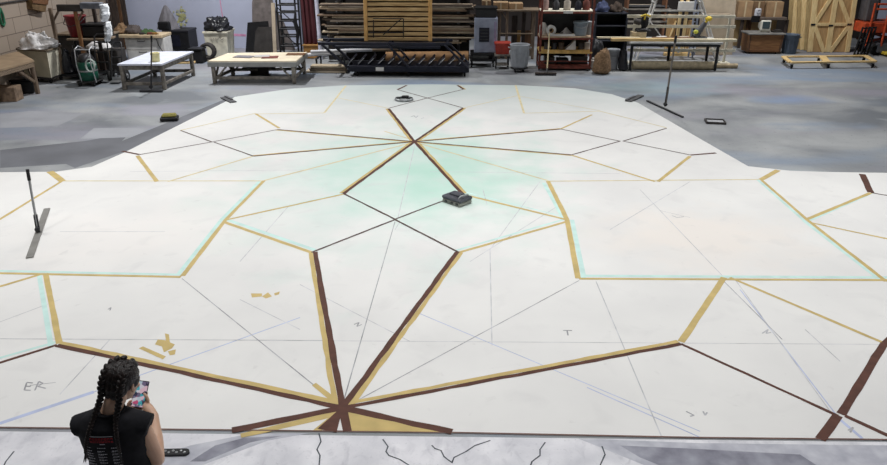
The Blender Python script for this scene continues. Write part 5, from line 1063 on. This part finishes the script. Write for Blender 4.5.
for k, (pt_, pb_, w_, dy) in enumerate(((793,787.5,.15,.95), (797.5,792,.16,.8), (801,798,.18,.66), (806,802.5,.2,.52), (810.5,806,.16,.4))):
    a = Q(pb_, 52, Yd+dy-.1); a = V((a.x, Yd+dy-.1, .012)); c_ = Q(pt_, -10, Yd+dy+.05); c_ = V((c_.x, Yd+dy+.15, 2.1))
    board('leaning_strip', ['pine strip leaning furthest left, nearest the carton shelf', 'second pine strip from the carton shelf, leaning behind the slate trash can', 'middle pine strip of the five leaning behind the slate trash can', 'wide pine strip leaning second from the pine flats', 'pine strip leaning right against the edge of the pine flats'][k], 'strip', a, c_, w_, .04, pine_z if k % 2 else mat('aged_pine', (196,172,124), .7, .15, 4, stretch=(9,9,.8), c2=(160,134,90)), (0,1,0), 'pine strips leaning on the right')
# pine dolly frame on the floor
zt = .2; P = [at(*q, zt) for q in ((783.5,56),(791,61.7),(875,60.8),(866,55.2))]
t = thing('pine_dolly', 'long low pine dolly frame on casters in front of the pine flats', 'dolly', sum((p.xy.to_3d() for p in P), V())/4)
dn = V((0,0,-.045))
for a, c_, w_ in ((P[0],P[3],.11), (P[1],P[2],.11), (P[0],P[1],.13), (P[3],P[2],.13), (P[0].lerp(P[3],.47),P[1].lerp(P[2],.43),.2)):
    b = MB(); b.bar(a+dn*.5, c_+dn*.5, w_, .05 if w_ < .12 else .052); b.build('rail', pine_x, t)
for q in (P[0], P[1], P[2], P[3], P[1].lerp(P[2],.47), P[0].lerp(P[3],.45)): caster(t, q.x+(.04 if q in P[:2] else -.04), q.y, .055, z0=.0)
# orange lift at the right edge
Yo = depth(868, 57)+.3; XLIFT = .12; t = thing('scissor_lift', 'orange scissor lift with a railed platform at the right edge', 'lift', (Q(874, 56, Yo).x, Yo+.6, 0))
xl, xr = Q(861.5, 40, Yo).x, Q(914, 40, Yo).x; cx = (xl+xr)/2
b = MB(); zo0, zo1 = Q(872, 33, Yo).z, Q(872, 23, Yo).z; b.box((cx, Yo+.6, (zo0+zo1)/2), (xr-xl, 1.2, zo1-zo0), None, .02); b.build('platform', orange, t)
for px in (868, 883, 900):
    x = Q(px, 35, Yo).x; z1 = Q(px, 3, Yo).z; b = MB(); b.tube([(x, Yo-.03, .3), (x, Yo-.03, z1)], .035, 8); b.build('rail_post', orange, t)
for py in (4, 9): z = Q(872, py, Yo).z; b = MB(); b.tube([(xl+.25, Yo-.03, z), (xr, Yo-.03, z)], .03, 8); b.build('top_rail', orange, t)
b = MB(); b.box((cx+.3, Yo+.5, .24), (xr-xl-.5, 1.1, .3), None, .03); b.build('chassis', mat('lift_grey', (96,98,104), .5), t)
b = MB(); b.box((cx+.35, Yo-.1, .1), (xr-xl-.7, .35, .09), None, .02); b.build('step', yellow, t)
for k in range(2):
    b = MB(); b.bar((xl+.3, Yo+.2+.7*k, .4), (xr-.2, Yo+.2+.7*k, zo0), .07, .1, (0,1,0)); b.build('scissor_arm', rust, t)
    b = MB(); b.bar((xl+.3, Yo+.29+.7*k, zo0), (xr-.2, Yo+.29+.7*k, .4), .07, .1, (0,1,0)); b.build('scissor_arm', rust, t)
for sx in (xl+.55, xr-.3):
    for dy in (.1, .95): b = MB(); b.lathe([(.03,-.07),(.14,-.07),(.16,-.05),(.16,.05),(.14,.07),(.03,.07)], (sx, Yo+dy, .16), 22, (0,1,0)); b.build('wheel', blackrub, t)
b = MB(); q = Q(870, 10, Yo+.5); b.box((q.x, Yo+.6, zo1+.35), (.35,.5,.7), None, .04); solo(b, 'grey_case', mat('case_grey', (86,82,84), .6), 'dark grey case standing on the orange lift platform', 'case')
# black stacked frames between flats and lift
for k in range(3):
    pb = 851+4.5*k; x = Q(pb, 54, Yo-.05).x; t = thing('metal_stand', ['black metal stand leaning beside the pine flats, nearest them', 'black metal stand in the middle of the three beside the orange lift', 'black metal stand leaning nearest the orange lift'][k], 'frame', (x, Yo-.35, 0), 'black stands by the lift')
    for s_ in (-.1, .1):
        b = MB(); b.bar((x+s_, Yo-.42+.07*k, .01), (x+s_+.16, Yo-.3+.07*k, .92), .05, .05, (0,1,0)); b.build('side_bar', black, t)
    for u in (.08, .45, .95): b = MB(); b.bar((x-.1+.16*u, Yo-.42+.12*u+.07*k, .91*u+.02), (x+.1+.16*u, Yo-.42+.12*u+.07*k, .91*u+.02), .04, .04); b.build('cross_bar', dsteel if k == 1 else black, t)
# ================================================================== the person photographing the cloth
fx = at(106, 404, 1.43); F0 = V((fx.x+.03, fx.y-.02, 0))         # feet below the neck
HEAD_ = math.radians(3)
PM = Matrix.Translation(F0) @ Matrix.Rotation(HEAD_, 4, 'Z')       # local: x right, y forward, z up
def W(x, y, z): return PM @ V((x, y, z))
PR = PM.to_3x3()
def capsule(b, pts, rads, n=16, sub=4):
    """tapered limb through local points with rounded ends"""
    P = [W(*p) for p in pts]; cp = []; cr = []
    for i in range(len(P)-1):
        for k in range(sub):
            u = k/sub; cp.append(P[i].lerp(P[i+1], u)); s_ = u*u*(3-2*u); cr.append(rads[i]*(1-s_)+rads[i+1]*s_)
    cp.append(P[-1]); cr.append(rads[-1]); m = len(cp); R_ = list(cr)
    b.tube(cp, lambda u: R_[min(m-1, int(round(u*(m-1))))], n)
    b.ell(cp[0], (cr[0],)*3, None, 14, 10); b.ell(cp[-1], (cr[-1],)*3, None, 14, 10)
def lell(b, c, r, rot=(0,0,0)): b.ell(W(*c), r, PR @ Euler(rot).to_matrix(), 24, 16)
def loft(b, rings, n=40, pw=2.4):
    """rings: (z, cx, cy, half width, half depth), superellipse sections"""
    vs = []; fs = []
    for z, cx, cy, w_, d_ in rings:
        for k in range(n):
            a = 2*math.pi*k/n; ca, sa = math.cos(a), math.sin(a); e = 2/pw
            vs.append(W(cx+w_*math.copysign(abs(ca)**e, ca), cy+d_*math.copysign(abs(sa)**e, sa), z))
    for j in range(len(rings)-1):
        for k in range(n): fs.append([j*n+k, j*n+(k+1) % n, (j+1)*n+(k+1) % n, (j+1)*n+k])
    fs += [list(range(n)), list(range((len(rings)-1)*n, len(rings)*n))]; b.add(vs, fs, True)
def remesh(b, name, m, parent, vox, smooth=4, bumpf=None):
    """the overlapping volumes become one continuous surface"""
    ob = b.build(name, m, None, (0,0,0)); rm = ob.modifiers.new('r', 'REMESH'); rm.mode = 'VOXEL'; rm.voxel_size = vox
    if smooth: sm = ob.modifiers.new('s', 'SMOOTH'); sm.factor = .5; sm.iterations = smooth
    dg = bpy.context.evaluated_depsgraph_get(); dg.update(); me = bpy.data.meshes.new_from_object(ob.evaluated_get(dg))
    ob.modifiers.clear(); old = ob.data; ob.data = me; bpy.data.meshes.remove(old); o = WORLD[parent.name] if parent else V((0,0,0))
    for v in me.vertices:
        if bumpf: v.co = bumpf(v.co, v.normal)
    for v in me.vertices: v.co -= o
    me.polygons.foreach_set('use_smooth', [True]*len(me.polygons)); me.update()
    if not me.materials: me.materials.append(m)
    if parent: ob.parent = parent; WORLD[ob.name] = o.copy()
    return ob
pr = thing('person', 'person with two dark braids in a black sleeveless shirt, holding up a phone', 'person', F0)
skin = bpy.data.materials.new('skin'); skin.use_nodes = True; N, L = nodes(skin); tc = N.new('ShaderNodeNewGeometry')
c = ramp(noise_n(9, 4), .3, .7, rgb(206,164,138), rgb(222,182,156)); L.new(c, N['Principled BSDF'].inputs['Base Color'])
N['Principled BSDF'].inputs['Roughness'].default_value = .5; N['Principled BSDF'].inputs['Subsurface Weight'].default_value = .08; N['Principled BSDF'].inputs['Subsurface Radius'].default_value = (.01,.004,.002)
hairm = mat('dark_hair', (36,26,24), .42, .5, 60, stretch=(1,1,.25), bump=.5)
shirtm = mat('black_cotton', (27,27,33), .9, .25, 30, bump=.12); jeans = mat('dark_denim', (44,50,66), .9, .25, 40)

# head frame: tilted forward and turned a little to the right
HC = V((.068, .055, 1.55)); HR = Euler((math.radians(-24), math.radians(5), math.radians(-16)), 'XYZ').to_matrix()
HS = .94
def H(x, y, z): return HC+HR @ (V((x, y, z))*HS)
def hell(b, c, r, rot=(0,0,0)): b.ell(PM @ H(*c), tuple(q_*HS for q_ in r), PR @ HR @ Euler(rot).to_matrix(), 26, 18)
b = MB()
loft(b, [(.84,0,.0,.165,.105),(.92,0,-.005,.172,.115),(1.0,0,0,.15,.1),(1.08,0,.005,.135,.095),(1.18,0,.005,.15,.1),(1.28,0,.0,.165,.1),(1.34,0,-.005,.16,.085),(1.385,0,-.01,.11,.06),(1.41,0,-.01,.06,.05)])
nb = H(0, -.035, -.09)
capsule(b, [(0,-.012,1.37), tuple(V((0,-.012,1.40)).lerp(nb, .55)), tuple(nb)], [.062,.052,.054])
# skull, jaw, face
hell(b, (0,-.008,.03), (.074,.094,.088)); hell(b, (0,.035,-.03), (.062,.066,.085)); hell(b, (0,.062,-.088), (.036,.034,.026))
hell(b, (0,.088,.018), (.05,.014,.014)); hell(b, (0,.103,-.022), (.011,.018,.026), (-.25,0,0)); hell(b, (0,.11,-.036), (.016,.013,.010))
hell(b, (0,.094,-.064), (.024,.010,.007)); hell(b, (0,.091,-.074), (.021,.010,.007))
for s_ in (-1, 1):
    hell(b, (s_*.042,.072,-.02), (.022,.02,.018)); hell(b, (s_*.074,-.008,-.012), (.007,.018,.031), (.15,0,s_*.35)); hell(b, (s_*.078,-.002,-.036), (.006,.009,.010))
# arms
SR, ER, WR = (.140,-.005,1.32), (.186,.02,1.055), (.115,.235,1.185)
SL, EL, WL = (-.140,-.005,1.32), (-.165,.06,1.07), (-.04,.25,1.14)
for S_, E_, W_ in ((SR,ER,WR), (SL,EL,WL)):
    up = V(S_).lerp(V(E_), .45); capsule(b, [S_, tuple(up), E_], [.05,.05,.043]); fa = V(E_).lerp(V(W_), .35)
    capsule(b, [E_, tuple(fa), W_], [.042,.043,.027])
# phone frame
PC = at(140, 394, 1.285)
pl = PM.inverted() @ PC; dbg_phone = tuple(pl)
pn = (PM.inverted() @ CAM_P - pl).normalized()                     # screen faces back towards the eyes
pn = (V((0,-1,.75)).normalized()*.6+pn*.4).normalized()
pxa = V((0,0,1)).cross(pn).normalized()*1; pya = pn.cross(pxa).normalized()
rotp = Matrix.Rotation(math.radians(-14), 3, pn); pxa = rotp @ pxa; pya = rotp @ pya
def ph(u, v, w_): return tuple(pl+pxa*u+pya*v+pn*w_)
# right hand round the lower right edge: palm behind, thumb on the front edge
wr = V(WR); palm = V(ph(.03,-.05,-.024)); capsule(b, [WR, tuple(wr.lerp(palm, .5)), tuple(palm)], [.027,.03,.026])
capsule(b, [ph(.045,-.06,-.022), ph(.02,-.025,-.026)], [.02,.018])
for k, (v0, ln) in enumerate(((.018,.070),(-.006,.078),(-.03,.072),(-.052,.056))):    # fingers behind the phone reaching to its left edge
    capsule(b, [ph(.03,v0-.01,-.022), ph(.03-ln*.5,v0+.004,-.023), ph(.03-ln*.85,v0+.006,-.017), ph(.03-ln*1.02,v0+.006,-.005)], [.0098,.0092,.0085,.0075], 12, 3)
capsule(b, [ph(.046,-.062,-.016), ph(.053,-.032,.004), ph(.040,-.008,.0125), ph(.026,.004,.0125)], [.014,.0115,.010,.008], 12, 3)
# left hand under the phone
pl2 = V(ph(-.03,-.085,-.02)); capsule(b, [WL, tuple(V(WL).lerp(pl2, .55)), tuple(pl2)], [.027,.03,.026])
for k, u0 in enumerate((-.034,-.012,.01,.03)): capsule(b, [ph(u0*.8-.01,-.09,-.024), ph(u0,-.06,-.033), ph(u0*1.05+.004,-.032,-.033), ph(u0*1.05+.006,-.01+.006*(k in (1,2)),-.032)], [.0098,.0092,.0085,.0075], 12, 3)
capsule(b, [ph(-.05,-.09,-.012), ph(-.05,-.065,.004), ph(-.04,-.045,.012)], [.013,.011,.009], 12, 3)
# legs and feet
for s_ in (-1, 1):
    capsule(b, [(s_*.085,0,.9), (s_*.09,.005,.7), (s_*.095,.01,.48), (s_*.1,-.015,.3), (s_*.1,-.01,.09)], [.09,.08,.055,.052,.037])
    capsule(b, [(s_*.1,-.02,.055), (s_*.105,.06,.045), (s_*.115,.15,.03)], [.04,.038,.026])
body = remesh(b, 'body', skin, pr, .005, 3)
# eyes
for s_ in (-1, 1):
    b = MB(); hell(b, (s_*.031,.079,.004), (.0125,.0125,.0125)); e = b.build('eye', mat('eye_white', (226,222,216), .2, .02), pr)
    b = MB(); hell(b, (s_*.031,.0905,.003), (.005,.0025,.005)); b.build('iris', mat('iris', (60,40,28), .2), e)
# hair close to the skull with a parting, plus two plaits
b = MB()
hell(b, (0,-.018,.035), (.085,.1,.093)); hell(b, (0,-.055,-.015), (.074,.055,.075)); hell(b, (0,-.066,-.055), (.058,.034,.045))
hell(b, (.045,-.03,.06), (.05,.075,.055)); hell(b, (-.045,-.03,.06), (.05,.075,.055))
for s_ in (-1,1): hell(b, (s_*.068,.012,.02), (.017,.038,.04))
def strands(co, nrm):
    q = HR.inverted() @ ((PM.inverted() @ co)-HC); part = math.exp(-(q.x/.006)**2)*.008*(1 if q.z > -.03 else .5)
    a = math.atan2(abs(q.x)-.02, q.z+.02); wv = .0016*math.sin(a*70+q.y*30)+.0012*noise.noise(V((q.x*160, q.y*40, q.z*40)))
    return co-nrm*(part-wv)
hair = remesh(b, 'hair', hairm, pr, .004, 2, strands)
def plait(s_, pts, w0, w1, name='braid'):
    """a three-strand look: overlapping lobes to either side of the path"""
    P = [V(p) for p in pts]; out = []
    for i in range(len(P)-1):
        a = P[max(i-1,0)]; c_ = P[i]; d = P[i+1]; e = P[min(i+2,len(P)-1)]
        for k in range(8):
            t = k/8; out.append(.5*((2*c_)+(-a+d)*t+(2*a-5*c_+4*d-e)*t*t+(-a+3*c_-3*d+e)*t**3))
    out.append(P[-1]); b = MB(); Ls = [0]
    for i in range(1, len(out)): Ls.append(Ls[-1]+(out[i]-out[i-1]).length)
    T = Ls[-1]; s = 0; k = 0
    while s < T:
        i = max(j for j in range(len(Ls)) if Ls[j] <= s); i = min(i, len(out)-2); p = out[i].lerp(out[i+1], (s-Ls[i])/(Ls[i+1]-Ls[i]+1e-9)); t = (out[i+1]-out[i]).normalized()
        w_ = w0+(w1-w0)*s/T; up = V((0,-1,.35)); side = t.cross(up).normalized(); nn = side.cross(t)
        sg = 1 if k % 2 else -1; ax = (t*.9-side*sg*.62).normalized(); sd = ax.cross(nn).normalized(); R = Matrix((sd, ax, nn)).transposed()
        b.ell(PM @ (p+side*sg*w_*.42), (w_*.5, w_*.82, w_*.52), PR @ R, 14, 10); s += w_*.62; k += 1
    b.tube([PM @ q for q in out], lambda u: (w0+(w1-w0)*u)*.5, 10)
    e = out[-1]; t = (out[-1]-out[-3]).normalized()
    br = b.build(name, hairm, pr)
    bb = MB(); bb.lathe([(w1*.5,-.006),(w1*.62,0),(w1*.5,.006)], PM @ e, 12, PR @ t, cap=False); bb.build('hair_tie', black, br)
    bb = MB()
    for j in range(16):
        d = t+V((rnd(-.25,.25), rnd(-.25,.1), rnd(-.1,.1))); bb.tube([PM @ e, PM @ (e+d*.02), PM @ (e+d*rnd(.035,.055)+V((0,0,-.004)))], lambda u: .0026*(1-u)+.0005, 5)
    bb.build('braid_tail', hairm, br); return br
SB = -.128                                                        # back of the shirt
for s_, ends in ((-1, [(-.062,-.078,1.40), (-.078,-.112,1.35), (-.095,-.134,1.29), (-.105,-.142,1.235)]), (1, [(.062,-.088,1.40), (.066,-.114,1.35), (.072,-.135,1.29), (.076,-.142,1.225)])):
    top = [tuple(H(s_*x, y, z)) for x, y, z in ((.030,.032,.112),(.042,-.002,.116),(.05,-.05,.106),(.056,-.086,.07),(.059,-.1,.025),(.059,-.1,-.03),(.058,-.088,-.085))]
    plait(s_, top+ends, .029, .009)
# shirt: sleeveless, wide cut-off shoulders
b = MB()
loft(b, [(.80,0,.0,.185,.128),(.86,0,0,.188,.13),(.94,0,0,.186,.13),(1.03,0,.0,.172,.12),(1.12,0,.003,.168,.116),(1.22,0,.0,.18,.118),(1.30,0,-.003,.185,.116),(1.345,0,-.006,.18,.1),(1.385,0,-.01,.15,.074),(1.407,0,-.012,.098,.064),(1.42,0,-.012,.078,.058)])
for s_ in (-1, 1):
    vs = []; n = 28; RG = [(.07,1.305,.095,.088),(.12,1.31,.08,.082),(.16,1.312,.066,.072),(.185,1.312,.058,.066),(.2,1.311,.054,.063)]
    for x_, cz_, hz_, hy_ in RG:
        for k in range(n):
            a_ = 2*math.pi*k/n; dz = hz_*math.sin(a_); vs.append(W(s_*(x_+dz*.32), -.004+hy_*math.cos(a_), cz_+dz))
    b.add(vs, [[q_*n+k, q_*n+(k+1) % n, (q_+1)*n+(k+1) % n, (q_+1)*n+k] for q_ in range(len(RG)-1) for k in range(n)]+[list(range(n)), list(range((len(RG)-1)*n, len(RG)*n))], True)
def folds(co, nrm):
    q = PM.inverted() @ co; k = .004*noise.noise(V((q.x*9, q.y*9, q.z*6)))+.0035*math.sin(q.z*40+q.x*26+6*noise.noise(q*6))*max(0, min(1, (1.3-q.z)*4))
    return co+nrm*k
shirt = remesh(b, 'shirt', shirtm, pr, .0065, 3, folds)
b = MB(); b.tube([W(.08*math.cos(a)*1.0, -.012+.06*math.sin(a), 1.422+.004*math.sin(a)) for a in [2*math.pi*i/40 for i in range(41)]], .006, 8, cap=False); b.build('collar', shirtm, shirt)
# jeans and shoes
b = MB()
loft(b, [(.76,0,0,.165,.115),(.84,0,0,.178,.12),(.92,0,-.003,.18,.122),(.98,0,0,.165,.112)])
for s_ in (-1, 1): capsule(b, [(s_*.086,0,.84), (s_*.092,.005,.68), (s_*.097,.01,.48), (s_*.1,-.008,.3), (s_*.1,-.01,.1)], [.098,.088,.066,.062,.055])
remesh(b, 'jeans', jeans, pr, .01, 3)
for s_ in (-1, 1):
    b = MB(); capsule(b, [(s_*.1,-.03,.062), (s_*.107,.07,.056), (s_*.118,.165,.045)], [.05,.047,.038]); b.box(W(s_*.109,.065,.014), (.09,.29,.028), PR @ Matrix.Rotation(-s_*.09,3,'Z'), .01); sh = remesh(b, 'shoe', black, pr, .007, 2)
    b = MB(); b.box(W(s_*.109,.065,.011), (.1,.3,.022), PR @ Matrix.Rotation(-s_*.09,3,'Z'), .01); b.build('sole', white_pt, sh)
# print on the back of the shirt, laid on its surface
me = shirt.data; bvh = BVHTree.FromPolygons([v.co+WORLD[shirt.name] for v in me.vertices], [p.vertices[:] for p in me.polygons])
def onback(x, z, off=.0016):
    h = bvh.ray_cast(W(x, -.6, z), PR @ V((0,1,0))); return h[0]+h[1]*off
def decal(b, x0, x1, z0, z1, n=6):
    vs = []; fs = []
    for j in range(2):
        for i in range(n+1): vs.append(onback(x0+(x1-x0)*i/n, (z0, z1)[j]))
    for i in range(n): fs.append([i, i+1, n+2+i, n+1+i])
    b.add(vs, fs)
prw = mat('white_print', (214,214,220), .8, .1, 20); prr = mat('red_print', (188,48,56), .8, .15, 20)
b = MB(); cx0 = -.022; zt_ = 1.318
decal(b, cx0-.062, cx0+.062, zt_-.001, zt_+.003, 8); b.build('print_rule', prw, shirt)
b = MB()                                                          # bold red letter-like blocks, illegible in the photograph
x = cx0-.062
for w_ in (.012,.011,.012,.010,.012,.011,.012,.011):
    decal(b, x, x+.004, zt_-.036, zt_-.006, 1); decal(b, x+w_-.0035, x+w_, zt_-.036, zt_-.006, 1)
    z = rnd(.008,.026); decal(b, x+.003, x+w_-.003, zt_-.006-z-.004, zt_-.006-z, 1); decal(b, x+.003, x+w_-.003, zt_-.010, zt_-.006, 1); x += w_+.0045
b.build('print_title', prr, shirt)
b = MB(); decal(b, cx0-.012, cx0+.016, zt_-.048, zt_-.043, 2); b.build('print_rule', prw, shirt)
for col, xc in enumerate((cx0-.082, cx0-.012, cx0+.062)):
    b = MB()
    for r_ in range(9):
        z = zt_-.068-r_*.0195; w_ = rnd(.036,.05); x = xc-.02+rnd(-.003,.003); e = x+w_
        while x < e: l_ = rnd(.005,.012); decal(b, x, min(e, x+l_), z-.0055, z-.0005, 1); x += l_+.003
        if r_: 
            x = xc-.02; e = x+w_*.6
            while x < e: l_ = rnd(.004,.008); decal(b, x, min(e, x+l_), z-.0105, z-.0085, 1); x += l_+.002
    b.build('print_column', prw, shirt)
# phone
t = thing('phone', 'black smartphone with a colourful lit screen in the right hand of the person', 'phone', PM @ pl)
Rph = (PR @ Matrix((pxa, pya, pn)).transposed())
b = MB(); b.box(PM @ pl, (.076,.155,.009), Rph, .004); b.build('case', black, t)
scm = bpy.data.materials.new('lit_screen'); scm.use_nodes = True; N, L = nodes(scm); tc = N.new('ShaderNodeTexCoord')
vo = N.new('ShaderNodeTexVoronoi'); vo.inputs['Scale'].default_value = 42; L.new(tc.outputs['Object'], vo.inputs['Vector'])
rp = N.new('ShaderNodeValToRGB'); rp.color_ramp.interpolation = 'CONSTANT'; sep = N.new('ShaderNodeSeparateColor'); L.new(vo.outputs['Color'], sep.inputs[0]); L.new(sep.outputs[0], rp.inputs[0])
cols = [(60,60,84),(226,222,232),(206,90,130),(72,176,190),(236,200,214),(120,110,140),(196,214,226)]
for i, cc_ in enumerate(cols):
    el = rp.color_ramp.elements[i] if i < 2 else rp.color_ramp.elements.new(i/len(cols)); el.position = i/len(cols); el.color = rgb(*cc_)
L.new(rp.outputs[0], N['Principled BSDF'].inputs['Emission Color']); N['Principled BSDF'].inputs['Emission Strength'].default_value = .55; N['Principled BSDF'].inputs['Base Color'].default_value = (.02,.02,.02,1); N['Principled BSDF'].inputs['Roughness'].default_value = .15
b = MB(); b.box(PM @ (pl+pn*.0048), (.069,.146,.0015), Rph, .0005); s2_ = b.build('screen', scm, t)
b = MB()
for k in range(3): b.box(PM @ (pl+pn*.0062+pya*-.062+pxa*(-.018+.018*k)), (.009,.009,.001), Rph, .0003)
b.build('icons', prw, s2_)
# dotted strap on the cloth
zb = .0045; p, q = at(160, 454, zb), at(185, 453.5, zb); d = (q-p).normalized(); n = V((-d.y, d.x, 0)); t = thing('studded_strap', 'black rounded strap with pale dots lying on the stone-effect cloth by the person', 'strap', (p+q)/2)
b = MB(); pts = [p+n*.035, p-n*.035]+[q+d*.035*math.sin(a)-n*.035*math.cos(a) for a in [math.pi*i/8 for i in range(9)]]
b.prism([(v.x, v.y) for v in pts], zb, zb+.022); b.build('band', black, t)
for k in range(7):
    c_ = p+d*((q-p).length*(k+.4)/6.4); b = MB(); b.lathe([(.011,0),(.011,.003),(.004,.005),(.001,.005)], c_+V((0,0,.0215))+n*(.008 if k % 2 else -.01), 12); b.build('stud', steel, t)
# ================================================================== light
w = bpy.data.worlds.new('world'); bpy.context.scene.world = w; w.use_nodes = True
w.node_tree.nodes['Background'].inputs[0].default_value = (.93, .96, 1, 1); w.node_tree.nodes['Background'].inputs[1].default_value = .03
def lamp(x, y, z, e, size=1.0, col=(1,1,1), spread=180):
    l = bpy.data.lights.new('ceiling_lamp', 'AREA'); l.energy = e; l.size = size; l.shape = 'DISK'; l.color = col; l.spread = math.radians(spread)
    o = bpy.data.objects.new('ceiling_lamp', l); COL.objects.link(o); o.location = (x, y, z)
for y, e in ((4.5, (165, 165, 165)), (10, (185, 160, 172)), (15.5, (100, 85, 100))):
    for x, k in zip((-7, 0, 7), e): lamp(x, y, 8, k*(.68 if y > 9 else .88), .8, (1,1,1), 115 if y > 9 else 150)
for px, py, hh, e in ((212, 55, .6, 500), (470, 60, 0, 70), (610, 66, 0, 240), (770, 70, 0, 290)):
    p = at(px, py, hh); lamp(p.x+.2, p.y+.7, 7, e, .3)
sc = bpy.context.scene
sc.view_settings.view_transform = 'Standard'; sc.view_settings.look = 'None'; sc.view_settings.exposure = .1; sc.view_settings.gamma = 1
sc.view_settings.use_curve_mapping = False
